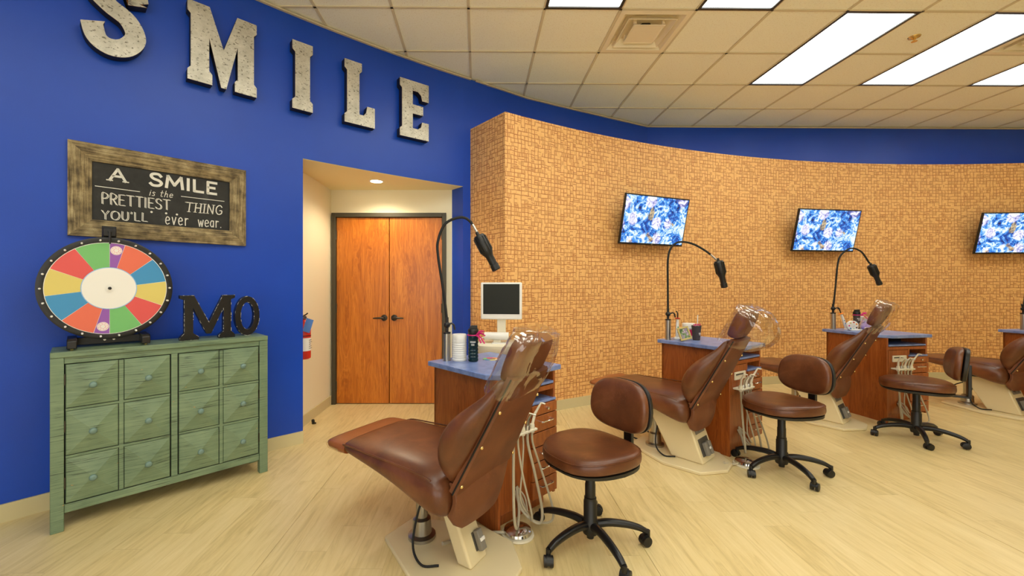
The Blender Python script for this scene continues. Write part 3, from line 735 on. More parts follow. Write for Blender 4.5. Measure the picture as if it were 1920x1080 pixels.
# MO letters
def chips(P, closed, y, par, seed):
    rr = random.Random(seed); b = B(); n = len(P)
    for i in range(n if closed else n-1):
        a, c = Vector((P[i][0], y, P[i][1])), Vector((P[(i+1)%n][0], y, P[(i+1)%n][1])); L = (c-a).length; t = 0
        while t < L:
            l = rr.uniform(.004,.022); 
            if rr.random() < .6 and t+l < L: b.tube([a+(c-a)*(t/L), a+(c-a)*((t+l)/L)], rr.uniform(.0008,.0018), 4)
            t += l+rr.uniform(.002,.02)
    o = b.done('chipped_edge', 'chip_white', par, smooth=0); o['kind'] = 'stuff'; return o
mh = .287
mp = [(0,0),(.095,0),(.095,.02),(.067,.045),(.067,.20),(.135,.035),(.160,.035),(.225,.20),(.225,.045),(.20,.02),(.20,0),(.29,0),(.29,.02),(.268,.045),(.268,.258),(.29,.268),(.29,.287),(.222,.287),(.148,.11),(.072,.287),(0,.287),(0,.268),(.022,.258),(.022,.045),(0,.02)]
mp = [(x*1.06,z) for x,z in mp]
lm = thing('block_letter', 'black distressed wooden letter M standing on the green cabinet', 'letter', on_cab(.562,.09), RZC)
B().prism_y(mp, 0, .05).done('letter_body', 'black_paint', lm, .002, smooth=20); chips(mp, True, 0, lm, 3)
lo_ = thing('block_letter', 'black distressed wooden letter O standing beside the letter M', 'letter', on_cab(.955,.125), RZC)
n = 40; ob = B(); lps = []
for k in range(n+1):
    a = 2*pi*k/n; ox, oz, ix, iz = .078*cos(a), .138+.138*sin(a), .042*cos(a), .138+.095*sin(a)
    lps.append([(ox,.0,oz),(ox,.05,oz),(ix,.05,iz),(ix,.0,iz)])
ob.loft(lps, cap=False).done('letter_body', 'black_paint', lo_, .002, smooth=30)
chips([(.078*cos(2*pi*k/24), .138+.138*sin(2*pi*k/24)) for k in range(24)], True, 0, lo_, 5)
chips([(.042*cos(2*pi*k/24), .138+.095*sin(2*pi*k/24)) for k in range(24)], True, 0, lo_, 6)

# fire extinguisher and door stop in the alcove
fx = thing('fire_extinguisher', 'red fire extinguisher with blue tag on the alcove side wall', 'extinguisher', (XA+.065, 3.66, .645))
B().lathe([(.045,0),(.058,.008),(.06,.02),(.06,.28),(.052,.31),(.03,.335),(.018,.345),(.018,.36)], 24).done('cylinder', 'red_paint', fx)
B().lathe([(.0606,.075),(.0606,.19)], 24, cap=False).done('label', 'paper_white', fx, smooth=60)
tl = B()
for k in range(5): tl.box(.0605,.0612,-.03,.03-(k%3)*.012,.095+k*.018,.099+k*.018)
tl.done('label_print', 'text_grey', fx, smooth=0)
B().lathe([(.0608,.205),(.0608,.212)], 24, cap=False).done('band', 'black_rubber', fx, smooth=60)
B().box(-.012,.012,-.012,.012,.355,.385).tube([(0,-.0,.385),(.03,-.03,.395),(.06,-.06,.41)], .006, 8).done('valve_handle', 'black_plastic', fx, .002)
B().lathe([(.016,0),(.016,.012)], 14, Matrix.Translation((.02,-.015,.37)) @ Matrix.Rotation(pi/2,4,'X')).done('gauge', 'nickel', fx)
B().box(-.032,.032,-.002,0,-.10,.02, Matrix.Translation((.075,-.055,.34)) @ Matrix.Rotation(radians(18),4,'Y')).done('tag', 'paper_blue', fx, smooth=0)
ds = thing('door_stop', 'tiny dark floor door stop on the floor inside the alcove', 'door stop', (-1.58,3.86,0), radians(-40))
B().lathe([(.02,0),(.02,.008),(.012,.012)], 16).done('base', 'dark_bronze', ds)
B().lathe([(.018,0),(.018,.014)], 14, Matrix.Translation((0,-.002,.026)) @ Matrix.Rotation(pi/2,4,'X')).done('bumper', 'black_rubber', ds)
# ------------------------------------------------------------------ wall televisions
def tv(phi, z, label, pitch=12, yaw=0):
    loc, rz = wall_frame(phi, RW-.17, z)
    t = thing('wall_television', label, 'television', loc, rz+radians(yaw), 'wall televisions')
    R = Matrix.Rotation(radians(pitch), 4, 'X')
    w, h = .47, .275
    B().box(-w,w,-.012,.012,-h,h,R).done('casing', 'black_plastic', t, .003)
    B().box(-.3,.3,.012,.04,-.2,.16,R).done('back_housing', 'black_plastic', t, .008)
    s = B(); s.add([tuple(R @ Vector(p)) for p in ((-w+.014,-.0128,-h+.02),(w-.014,-.0128,-h+.02),(w-.014,-.0128,h-.014),(-w+.014,-.0128,h-.014))], [(0,1,2,3)])
    o = s.done('screen', 'reef', t, smooth=0); l = o.data.uv_layers.new(name='UVMap')
    for lp in o.data.loops:
        c = o.data.vertices[lp.vertex_index].co; l.data[lp.index].uv = (c.x+3, c.z+2)
    B().box(-.012,.012,-.0135,-.012,-h+.004,-h+.011,R).done('maker_mark', 'nickel', t, smooth=0)
    B().box(-.08,.08,.15,.168,-.1,.1).box(-.02,.02,.03,.16,-.02,.02).done('wall_bracket', 'black_paint', t, .002)
    return t
tv(112.55, 2.03, 'wall television showing a coral reef, nearest the wallpaper corner')
tv(98.85, 2.015, 'wall television showing a coral reef, middle one of three')
tv(85.3, 1.995, 'wall television showing a coral reef, cut by the right edge')

# ------------------------------------------------------------------ dental delivery units
UW, UD, UZ = .53, .62, .83
def unit(A, phi, label, hoses):
    t = thing('delivery_cabinet', label, 'cabinet', (A[0],A[1],0), phi, 'delivery cabinets beside the chairs')
    x0, x1, y0, y1 = .035, UW-.02, .03, UD-.02
    B().prism([(.0,.09),(.075,.0),(UW,0),(UW,UD),(0,UD)], UZ-.03, UZ).done('worktop', 'laminate', t, .004)
    B().box(x0,x0+.018,y0,y1,.0,UZ-.03).done('side_panel', 'cherry', t, .0015)
    B().box(x1-.018,x1,y0,y1,.07,UZ-.03).done('side_panel', 'cherry', t, .0015)
    B().box(x0,x1,y1-.018,y1,.0,UZ-.03).done('back_panel', 'cherry', t)
    B().box(x0+.018,x1-.018,y0+.03,y1-.02,.07,.088).box(x0+.018,x1-.018,y0+.03,y1-.02,.70,.715).done('carcass_board', 'cherry', t)
    B().box(x0+.018,x1-.05,y0+.05,y0+.065,0,.08).done('toe_kick', 'cherry', t)
    B().box(x0+.018,x1-.018,y0,y0+.018,.688,.715).done('front_rail', 'cherry', t, .001)
    B().box(x0+.018,x1-.018,y0+.2,y0+.21,.715,.80).done('slot_back', 'slot_black', t, smooth=0)
    B().box(x0+.02,x1-.02,y0-.005,y0+.19,.722,.737).done('pull_out_tray', 'laminate', t, .002)
    xd = .285
    B().box(xd,xd+.016,y0,y0+.30,.088,.688).done('partition', 'cherry', t, .001)
    B().box(xd+.016,x1-.018,y0+.12,y0+.13,.636,.688).done('niche_back', 'slot_black', t, smooth=0)
    B().box(xd+.004,x1-.004,y0-.01,y0+.12,.622,.636).done('niche_shelf', 'laminate', t, .002)
    zs = [(.562,.618),(.468,.556),(.385,.462),(.300,.379),(.196,.294),(.092,.190)]
    for k, (a, c) in enumerate(zs):
        d = B().box(xd+.004,x1-.003,y0-.016,y0+.004,a,c).done('drawer_front', 'cherry', t, .002)
        if k == 0:
            B().lathe([(.009,0),(.009,.012),(.004,.013)], 14, Matrix.Translation(((xd+x1)/2+.02,y0-.016,(a+c)/2)) @ Matrix.Rotation(pi/2,4,'X')).done('lock', 'chrome', d)
        elif k != 2:
            m_ = (xd+x1)/2; zz = c-.03
            B().tube([(m_-.05,y0-.014,zz),(m_-.05,y0-.036,zz),(m_-.044,y0-.04,zz),(m_+.044,y0-.04,zz),(m_+.05,y0-.036,zz),(m_+.05,y0-.014,zz)], .0045, 8).done('drawer_pull', 'chrome', d)
    B().box(x0+.022,xd-.004,y0-.002,y0+.014,.465,.684).done('instrument_panel', 'cherry', t, .0015)
    B().box(x0+.018,xd,y0+.012,y0+.024,.08,.465).done('lower_panel', 'cherry', t, .0015)
    # instrument holder and handpieces
    B().box(.09,.25,y0-.014,y0-.002,.575,.635).done('control_plate', 'cream_plastic', t, .004)
    B().box(.10,.21,y0-.0155,y0-.014,.612,.622).done('gauge_strip', 'dark_grey', t, smooth=0)
    B().box(.075,.27,y0-.07,y0-.002,.508,.522).done('instrument_bar', 'cream_plastic', t, .004)
    for k in range(5):
        xx = .092+k*.038; h = B()
        ln = (.10,.075,.085,.075,.12)[k]; tl = (-.02,0,.01,-.005,.035)[k]
        h.lathe([(.0125,.50),(.0145,.53),(.0125,.545)], 12, Matrix.Translation((xx,y0-.052,0)))
        h.tube([(xx,y0-.052,.54),(xx+tl*.4,y0-.06,.54+ln*.5),(xx+tl,y0-.085,.54+ln)], [.0085,.0075,.005], 8)
        h.tube([(xx+tl,y0-.085,.54+ln),(xx+tl+.012,y0-.105,.535+ln)], .0045, 6)
        h.done('handpiece', ('cream_plastic','nickel','cream_plastic','nickel','cream_plastic')[k], t)
    for k, pts_ in enumerate(hoses):
        xx = .092+k*.038
        P = [(xx,y0-.052,.51),(xx,y0-.056,.44)]+[(xx+a, y0+b_, c) for a, b_, c in pts_]
        B().tube(crom(P, 7), (.0075,.0055,.0045,.0075,.006)[k], 8).done('hose', 'hose_grey', t)
    return t
HS = [[(-.02,-.075,.30),(-.04,-.10,.13),(-.01,-.09,.055),(.06,-.04,.10),(.09,.005,.2)],
      [(.0,-.09,.30),(.03,-.12,.12),(.045,-.10,.07),(.06,-.03,.14),(.06,.01,.2)],
      [(-.03,-.075,.33),(-.06,-.09,.2),(-.02,-.10,.12),(.02,-.05,.16),(.02,.01,.2)],
      [(.02,-.09,.28),(.04,-.12,.1),(.0,-.13,.05),(-.04,-.05,.10),(-.03,.01,.18)],
      [(.03,-.09,.30),(.065,-.14,.10),(.03,-.15,.04),(-.05,-.08,.06),(-.06,.008,.16)]]
U = [((.077,2.093), radians(42)), ((1.859,3.064), radians(32)), ((3.79,3.84), radians(10)), ((5.637,3.80), radians(9))]
lab = ['cherry wood delivery cabinet with blue top carrying the dark water bottle, nearest one',
       'cherry wood delivery cabinet with blue top carrying the grey cup and small picture frame',
       'cherry wood delivery cabinet with blue top crowded with tubs and a purple plush toy',
       'cherry wood delivery cabinet with blue top at the right edge']
for (A, ph), l in zip(U, lab): unit(A, ph, l, HS)
def on_unit(k, x, y, z=UZ):
    (A, ph) = U[k]; return (A[0]+cos(ph)*x-sin(ph)*y, A[1]+sin(ph)*x+cos(ph)*y, z)

# ------------------------------------------------------------------ dental chairs
def rr_section(u, w, zt, zb, n=24, p=3.2): return [(u, v, z) for v, z in se(w, (zt-zb)/2, n, p, 0, (zt+zb)/2)]
TA = radians(64); BU, BZ = .175, .44
def bk(v, s, q, ta=TA): return (BU+cos(ta)*s-sin(ta)*q, v, BZ+sin(ta)*s+cos(ta)*q)
HEX = [(-.36,-.105),(-.36,.105),(-.01,.255),(.2,.225),(.33,.085),(.35,-.06),(.24,-.245),(-.01,-.265)]
def make_chair(label, post=False):
    t = thing('dental_chair', label, 'dental chair', (0,0,0), 0, 'brown dental chairs')
    B().prism(HEX, 0, .024).done('base_plate', 'cream_metal', t, .006)
    # slanted pedestal
    prof = [(.075,.024),(.157,.024),(.005,.375),(-.08,.375)] if post else [(-.02,.024),(.21,.024),(.085,.375),(-.215,.375)]; pw2 = .068 if post else .115
    Mx = Matrix(((1,0,0,0),(0,0,1,0),(0,1,0,0),(0,0,0,1)))
    B().prism(prof, -pw2, pw2, Mx).done('pedestal', 'cream_metal', t, .012, seg=3)
    al = atan2(.351, prof[2][0]-prof[1][0])                                   # direction of the front face
    fd = Vector((cos(al), 0, sin(al))); fn = Vector((sin(al), 0, -cos(al)))
    F = Matrix.Translation((prof[1][0],0,.024)) @ Matrix(((0,fd.x,fn.x,0),(1,0,0,0),(0,fd.z,fn.z,0),(0,0,0,1)))   # local x->v, y->up the face, z->out
    if not post: cp = B().box(-.075,.075,.20,.345,-.002,.004,F).done('control_panel', 'grey_panel', t, .001)
    ic = B()
    for xx in (-.035,.03):
        ic.box(xx-.018,xx+.02,.228,.233,.004,.005,F); ic.box(xx-.02,xx-.014,.233,.252,.004,.005,F); ic.box(xx+.006,xx+.011,.215,.228,.004,.005,F)
    ic.box(-.05,.05,.31,.33,.004,.005,F); ic.box(-.04,.03,.295,.30,.004,.005,F)
    if not post: ic.done('panel_print', 'slot_black', cp, smooth=0)
    fp = B().box(*((.0,.05,.05,.13) if post else (-.075,.075,.045,.165)),-.002,.006,F).done('pedal_plate', 'dark_grey', t, .001)
    for xx in ((.025,) if post else (-.03,.03)):
        B().box(xx-.018,xx+.018,.045,.135,.006,.034,F).done('foot_pedal', 'grey_panel', fp, .004)
    B().box(*((.01,.04) if post else (-.012,.012)),.085,.10,.034,.04,F).done('pedal_mark', 'white_plastic', fp, .001)
    B().box(-.24,.10,-.13,.13,.345,.40).done('seat_carriage', 'black_paint', t, .01)
    # seat with leg rest
    sec = [(-.535,.18,.502,.470),(-.525,.235,.512,.458),(-.49,.248,.519,.450),(-.40,.254,.521,.432),(-.28,.262,.522,.412),(-.14,.270,.524,.378),(-.03,.277,.524,.338),(.045,.280,.520,.314),(.095,.277,.508,.302),(.128,.266,.488,.306),(.15,.235,.455,.326),(.158,.17,.43,.35)]
    B().loft([rr_section(u,w,a,b_) for u,w,a,b_ in sec]).done('seat', 'leather', t, smooth=60, sub=1)
    for sg in (-1,1):
        B().tube(crom([(u, sg*(w-.006), a-.017) for u,w,a,b_ in sec[1:9]], 3), .004, 6).done('seam_piping', 'leather', t)
    fs = [(-.665,.16,.488,.466),(-.658,.225,.496,.456),(-.63,.240,.500,.450),(-.55,.245,.504,.444),(-.50,.245,.505,.444)]
    fr = B().loft([rr_section(u,w,a,b_,24,4) for u,w,a,b_ in fs]).done('footrest', 'leather_foot', t, smooth=60)
    cs = [(-.672,.165,.492,.462),(-.664,.232,.501,.450),(-.63,.247,.505,.444),(-.54,.250,.510,.440)]
    B().loft([rr_section(u,w,a,b_,24,4)[12:] for u,w,a,b_ in cs], cap=False, closed=False).done('plastic_sleeve', 'film', fr, smooth=60)
    # backrest cushion with side wings
    bs = [(.0,.175,.045,.07),(.02,.215,.08,.07),(.075,.255,.125,.07),(.15,.284,.150,.07),(.235,.290,.150,.07),(.31,.274,.130,.07),(.37,.246,.100,.065),(.43,.208,.068,.058),(.485,.186,.056,.05),(.53,.172,.05,.045)]
    lps = []
    for s, w, wing, ctr in bs:
        pk = max(.05, w*.68)
        pp = [(-pk,0),(-pk*.5,0),(0,0),(pk*.5,0),(pk,0),(w*.93,wing*.22),(w,wing*.55),(w*.97,wing*.88),(w*.86,wing),(w*.62,wing*.72),(w*.3,ctr),(0,ctr-.008),(-w*.3,ctr),(-w*.62,wing*.72),(-w*.86,wing),(-w*.97,wing*.88),(-w,wing*.55),(-w*.93,wing*.22)]
        lps.append([bk(v,s,q) for v,q in pp])
    B().loft(lps).done('backrest', 'leather', t, smooth=60, sub=1)
    # back panel, seam and buttons
    pw_ = lambda s: .228-.070*(s/.56)
    ss_ = [0.0,.1,.2,.3,.4,.5,.545]
    B().loft([[bk(-pw_(s),s,-.004),bk(-pw_(s)*.96,s,-.014),bk(0,s,-.020),bk(pw_(s)*.96,s,-.014),bk(pw_(s),s,-.004),bk(pw_(s),s,.02),bk(-pw_(s),s,.02)] for s in ss_]).done('back_panel', 'leather_back', t, smooth=25, sub=0)
    for sg in (-1,1):
        B().tube([bk(sg*(pw_(s)+.003),s,-.002) for s in ss_], .004, 6).done('seam_gap', 'slot_black', t)
        for s in (.045,.235,.40):
            B().sphere(bk(sg*(pw_(s)-.012),s,-.016), .008, 10, 6).done('brass_stud', 'brass', t)
    # skirt over the hinge
    def sk(a, c, off=0):
        v = -.215+.42*a; zb = .262+.07*max(0, 1-a/.16)**2+.13*max(0, (a-.72)/.28)**2
        z = .475*(1-c)+zb*c; bul = .022*sin(pi*c)
        x = .196+bul-.010*c*c-.03*(2*a-1)**2
        return (x-off, v, z)
    n1, n2 = 14, 8; b = B(); b.grid(lambda a,c: sk(a,c), n1, n2); b.grid(lambda a,c: sk(a,c,.022), n1, n2)
    o = (n1+1)*(n2+1); rim = [i for i in range(n1+1)]+[j*(n1+1)+n1 for j in range(1,n2+1)]+[n2*(n1+1)+i for i in range(n1-1,-1,-1)]+[j*(n1+1) for j in range(n2-1,0,-1)]
    b.f += [(rim[k], rim[(k+1)%len(rim)], o+rim[(k+1)%len(rim)], o+rim[k]) for k in range(len(rim))]
    b.done('lower_skirt', 'leather_back', t, .004, smooth=50)
    B().tube([(.13,-.13,.40),(.13,.13,.40)], .03, 12).done('hinge', 'black_paint', t)
    # headrest
    B().box(-.03,.03,-.02,.02,.40,.66,Matrix(((1,0,0,0),(0,1,0,0),(0,0,1,0),(0,0,0,1)))) if False else None
    B().loft([[bk(v,s,.03+q) for v,q in ((-.03,-.006),(.03,-.006),(.03,.006),(-.03,.006))] for s in (.45,.64)]).done('headrest_bar', 'nickel', t)
    hs = [(.500,.125,.012,.062),(.508,.148,.0,.072),(.55,.158,-.006,.080),(.64,.158,-.006,.086),(.685,.150,.0,.082),(.702,.12,.014,.07)]
    B().loft([[bk(v,s,q) for v,q in se(w,(q1-q0)/2,20,3.2,0,(q0+q1)/2)] for s,w,q0,q1 in hs]).done('headrest', 'leather_back', t, smooth=60, sub=1)
    # supply cable
    B().tube(crom([(-.06,-.06,.37),(-.12,-.10,.25),(-.12,-.15,.09),(-.05,-.17,.033),(.02,-.13,.033)], 8), .0055, 8).done('cable', 'black_rubber', t)
    B().lathe([(.07,.024),(.07,.04),(.05,.05),(.045,.12),(.03,.13),(.03,.36)], 20, Matrix.Translation((-.2,.0,0))).done('lift_cylinder', 'steel', t)
    return t
CH = [((-.14,1.975), -34), ((1.515,3.14), -49), ((3.28,3.99), -55), ((5.30,4.24), -70)]
clab = ['brown leather dental chair nearest the camera, footrest pointing at the wooden door',
        'brown leather dental chair standing between the first and second stools',
        'brown leather dental chair behind the second stool, half hidden by it',
        'brown leather dental chair at the right edge, mostly cut off']
c0 = None
for (p, a), l in zip(CH, clab):
    if p[0] < 0: c = make_chair(l, True)
    elif c0 is None: c0 = make_chair(l); c = c0
    else: c = copy_tree(c0); c['label'] = l
    if p[0] > 0 and c is c0:
        for ch in c.children:
            if ch.name.startswith('headrest'): ch.location = (cos(TA)*.048, 0, sin(TA)*.048)
    c.location = (p[0], p[1], 0); c.rotation_euler = (0,0,radians(a))

def head_cover(k, label, puff=(0,0,0), seed=1, s0=.50, s1=.80, blow=0.0):
    (p, a) = CH[k]
    t = thing('headrest_cover', label, 'plastic cover', (p[0],p[1],0), radians(a), 'clear plastic headrest covers')
    lps = []; n = 64; m_ = 14
    rid = lambda x, y: 1-abs(noise.noise(Vector((x, y, seed*3.1))))*2          # ridged folds
    for i in range(m_+1):
        f = i/m_; s = s0+(s1-s0)*f; loop = []
        w = .186-.010*f if f < .85 else .176-.03*(f-.85)/.15
        for j in range(n):
            an = 2*pi*j/n; cv, cq = cos(an), sin(an)
            fold = rid(j*.42+f*2.2, f*1.3)*.011+rid(j*1.1-f*3, f*3)*.005+noise.noise(Vector((an*1.2, f*3, seed)))*.012
            pu = 1+fold*(3.2 if blow > .1 else 2.2)
            v = w*math.copysign(abs(cv)**.5, cv)*pu; q = .042+(.052*math.copysign(abs(cq)**.6, cq))*pu+fold*.5*(1 if cq > 0 else -1)
            if cq < 0: q += blow*cq*sin(pi*min(1, f*.8+.1))*(1+fold*8)
            loop.append(bk(v, s+(fold*1.6 if i == 0 else fold*.3), q))
        lps.append(loop)
    ctr = Vector((0,0,0))
    for q_ in lps[-1]: ctr += Vector(q_)/n
    lps.append([tuple(ctr*.6+Vector(q_)*.4+Vector((0,0,rid(j*.8, seed)*.006))) for j, q_ in enumerate(lps[-1])]); lps.append([tuple(ctr*.97+Vector(q_)*.03) for q_ in lps[-1]])
    o = B().loft(lps, cap=False).done('film', 'film', t, smooth=60)
    return t
mf = MT('white_film', (1,1,1,1), .15, Alpha=.55); M['white_film'] = mf.m
head_cover(0, 'crumpled clear plastic cover on the headrest of the nearest dental chair', seed=1, blow=.02, s0=.43, s1=.715)
head_cover(1, 'puffed-out clear plastic cover on the headrest of the second dental chair', seed=2, blow=.15, s0=.49, s1=.77)
head_cover(2, 'tight clear plastic cover on the headrest of the third dental chair', seed=3, blow=.03, s0=.48, s1=.77)

# silver foot controls on the floor with their hoses
def foot_control(x, y, rz, label, tail):
    t = thing('foot_control', label, 'foot control', (x,y,0), rz, 'silver disc foot controls')
    B().lathe([(.083,0),(.086,.006),(.083,.012),(.06,.013)], 36).done('base_ring', 'cream_plastic', t)
    B().lathe([(.07,.012),(.074,.02),(.07,.032),(.045,.042),(.012,.045)], 36).done('disc', 'chrome', t)
    B().tube(crom(tail, 6), .009, 8).done('hose', 'hose_grey', t)
    return t
foot_control(.185, 2.14, radians(20), 'round silver foot control on the floor behind the nearest chair, below its hoses', [(-.07,.02,.016),(-.16,.05,.012),(-.28,.05,.010),(-.40,.01,.034)])
foot_control(1.91, 2.97, radians(20), 'round silver foot control on the floor beside the second dental chair', [(-.07,.01,.016),(-.12,.03,.012),(-.18,.03,.032)])

# ------------------------------------------------------------------ stools
def make_stool(label):
    t = thing('rolling_stool', label, 'stool', (0,0,0), 0, 'brown rolling stools')
    B().lathe([(.036,.055),(.04,.07),(.04,.115),(.033,.125),(.033,.215),(.030,.22),(.030,.235),(.026,.237),(.026,.30),(.024,.305),(.024,.42)], 24).done('gas_column', 'black_plastic', t)
    B().lathe([(.018,.03),(.02,.06)], 12).done('column_foot', 'black_plastic', t)
    for k in range(5):
        a = 2*pi*k/5+.03; Rz = Matrix.Rotation(a, 4, 'Z')
        pth = [(.03,0,.10),(.09,0,.108),(.17,0,.102),(.24,0,.086),(.282,0,.066)]
        lp = []
        for i, q in enumerate(crom(pth, 4)):
            f = i/16; w = .021-.006*f; h = .020-.006*f
            lp.append([tuple(Rz @ Vector((q.x, y, q.z+z))) for y, z in se(w, h, 10, 2.6)])
        lg = B().loft(lp).done('leg', 'black_paint', t, smooth=50)
        cb_ = B(); ctr = Rz @ Vector((.285,0,0)); sw = Rz @ Matrix.Rotation(.9+k*1.3, 4, 'Z')
        T4 = Matrix.Translation(ctr) @ sw.to_3x3().to_4x4()
        cb_.lathe([(.012,.045),(.012,.074)], 10, T4)
        for yy in (-.014,.014):
            cb_.lathe([(.018,-.009),(.025,-.007),(.025,.007),(.018,.009)], 18, T4 @ Matrix.Translation((.014,yy,.0252)) @ Matrix.Rotation(pi/2,4,'X'))
        cb_.loft([[tuple(T4 @ Vector((.014+.0285*cos(g), yy, .0255+.0285*sin(g)))) for g in [radians(-10+20*i) for i in range(10)]] for yy in (-.008,.008)])
        cb_.done('caster', 'black_plastic', lg, smooth=40)
    def outline(sc, n=36):
        out = []
        for i in range(n):
            a = 2*pi*i/n; c, s_ = cos(a), sin(a)
            x = .225*math.copysign(abs(c)**.72, c); y = .225*math.copysign(abs(s_)**.72, s_)
            y *= 1-.14*max(0, x)/.225
            out.append((x*sc+.005, y*sc))
        return out
    dz = lambda x, y: -.012*max(0, x/.22)**2 + .006*(abs(y)/.22)**2
    def ring(sc, z, dome=1): return [(x, y, z+dome*dz(x,y)) for x, y in outline(sc)]
    B().loft([ring(.90,.412,0),ring(.96,.418,0),ring(.965,.432,.4),ring(.9,.436,.5)]).done('seat_pan', 'black_plastic', t, smooth=50)
    B().loft([ring(.93,.436,.5),ring(.985,.440,.6),ring(1.0,.452),ring(1.0,.470),ring(.985,.485),ring(.95,.497),ring(.86,.506),ring(.62,.506),ring(.3,.502),ring(.02,.500)]).done('seat', 'leather', t, smooth=70, sub=1)
    b = B(); pts_ = [(x, y, .489+dz(x,y)) for x, y in outline(.977)]; b.tube(pts_+[pts_[0]], .0032, 6); b.done('seam_piping', 'leather', t)
    B().box(-.12,.10,-.07,.07,.395,.416).box(-.30,-.1,-.028,.028,.392,.408).done('mechanism', 'black_paint', t, .004)
    B().tube([(.02,-.06,.40),(.03,-.19,.398)], .006, 8).box(.015,.045,-.23,-.18,.392,.404).done('lever', 'black_plastic', t)
    B().box(-.305,-.283,-.026,.026,.392,.66).done('back_post', 'black_paint', t, .004)
    Rb = Matrix.Translation((-.235,0,.665)) @ Matrix.Rotation(radians(-6),4,'Y')
    def bo(w, h, x, p=3.0, cur=.03): return [tuple(Rb @ Vector((x-cur*(1-(y/.2)**2)+cur*.5, y*(1-.10*max(0,z)/.14), z))) for y, z in se(w, h, 36, p)]
    B().loft([bo(.165,.118,-.030),bo(.182,.132,-.026),bo(.184,.134,-.008),bo(.178,.128,-.002),bo(.15,.1,.0)]).done('back_shell', 'black_plastic', t, smooth=50)
    B().loft([bo(.176,.128,.0),bo(.183,.134,.006),bo(.184,.135,.022),bo(.177,.129,.040),bo(.155,.11,.050),bo(.1,.07,.053),bo(.01,.008,.054)]).done('back_cushion', 'leather', t, smooth=70, sub=1)
    return t
ST = [((.545,2.07), 212), ((2.10,2.88), 196), ((3.68,3.48), 142)]
slab = ['brown leather rolling stool nearest the camera, beside the nearest dental chair', 'brown leather rolling stool in front of the second dental chair, middle one of three', 'brown leather rolling stool farthest right, its backrest seen edge-on']
s0_ = None
for (p, a), l in zip(ST, slab):
    if s0_ is None: s0_ = make_stool(l); s_ = s0_
    else: s_ = copy_tree(s0_); s_['label'] = l
    if a == 142:
        for ch in s_.children:
            if ch.name.startswith('leg'): ch.rotation_euler = (0,0,.34)
    s_.location = (p[0], p[1], 0); s_.rotation_euler = (0,0,radians(a))

# ------------------------------------------------------------------ gooseneck lamps on the worktops
def lamp(k, x, y, path, head0, head1, label, knob=(.03,-.01)):
    loc = on_unit(k, x, y); t = thing('gooseneck_lamp', label, 'lamp', loc, 0, 'black gooseneck lamps')
    B().lathe([(.026,0),(.026,.004),(.0225,.005),(.0225,.17),(.018,.172)], 24).done('post', 'steel', t)
    B().lathe([(.0235,.168),(.0235,.178),(.01,.18),(.01,.20)], 20).done('post_cap', 'black_plastic', t)
    b = B().sphere((0,0,.222), .021, 14, 8); b.tube([(0,0,.19),(0,0,.27)], .0105, 10)
    b.tube([(0,-.02,.222),(knob[0],-.024,.235),(knob[0]*1.5,-.024,.235+knob[1]),(knob[0]*1.7,-.024,.235+knob[1]*4)], .006, 8); b.done('clamp', 'black_plastic', t)
    P = crom([(a,0,c) for a, c in path], 8)
    m_ = int(len(P)*.9)
    B().tube(P[:m_+1], .0085, 10).done('gooseneck', 'black_rubber', t)
    B().tube(P[m_:], .0075, 10).done('neck_sleeve', 'nickel', t)
    h0, h1 = Vector((head0[0],0,head0[1])), Vector((head1[0],0,head1[1])); d = (h1-h0).normalized(); L = (h1-h0).length
    q = Vector((0,0,1)).rotation_difference(d).to_matrix().to_4x4(); Mx = Matrix.Translation(h0) @ q; s = L/.24
    pr = [(.010,-.02),(.012,0),(.030,.004),(.036,.012),(.038,.05),(.037,.115),(.028,.135),(.024,.145),(.023,.20),(.0265,.202),(.0265,.235),(.022,.24),(.018,.232)]
    hd = B().lathe([(r*s,z*s) for r,z in pr], 22, Mx).done('lamp_head', 'black_plastic', t)
    rb = B()
    for j in range(12):
        a = 2*pi*j/12; rb.box(.034*s,.0405*s,-.003*s,.003*s,.018*s,.112*s, Mx @ Matrix.Rotation(a,4,'Z'))
    rb.done('cooling_rib', 'black_plastic', hd, smooth=0)
    B().lathe([(.020*s,.231*s),(.002*s,.228*s)], 16, Mx).done('lens', 'steel', hd)
    return t
lamp(0, .098, .553, [(0,.25),(-.02,.42),(-.055,.65),(-.055,.75),(-.01,.855),(.08,.895),(.14,.875),(.19,.80)], (.195,.785), (.312,.565), 'black gooseneck lamp on steel post, nearest one, beside the alcove door')
lamp(1, .05, .55, [(0,.25),(-.002,.5),(.0,.70),(.03,.80),(.10,.845),(.21,.83),(.33,.765),(.42,.69)], (.435,.685), (.49,.45), 'black gooseneck lamp arching below the first wall television')
lamp(2, .06, .55, [(0,.22),(.025,.45),(.05,.70),(.09,.80),(.19,.865),(.30,.83),(.38,.72),(.40,.70)], (.405,.69), (.50,.475), 'black gooseneck lamp arching below the middle wall television')
lamp(3, .13, .5, [(0,.22),(.03,.45),(.08,.70),(.14,.79),(.24,.84),(.34,.80),(.42,.70)], (.43,.69), (.50,.47), 'black gooseneck lamp cut by the right edge, below the third television', knob=(-.03,.01))

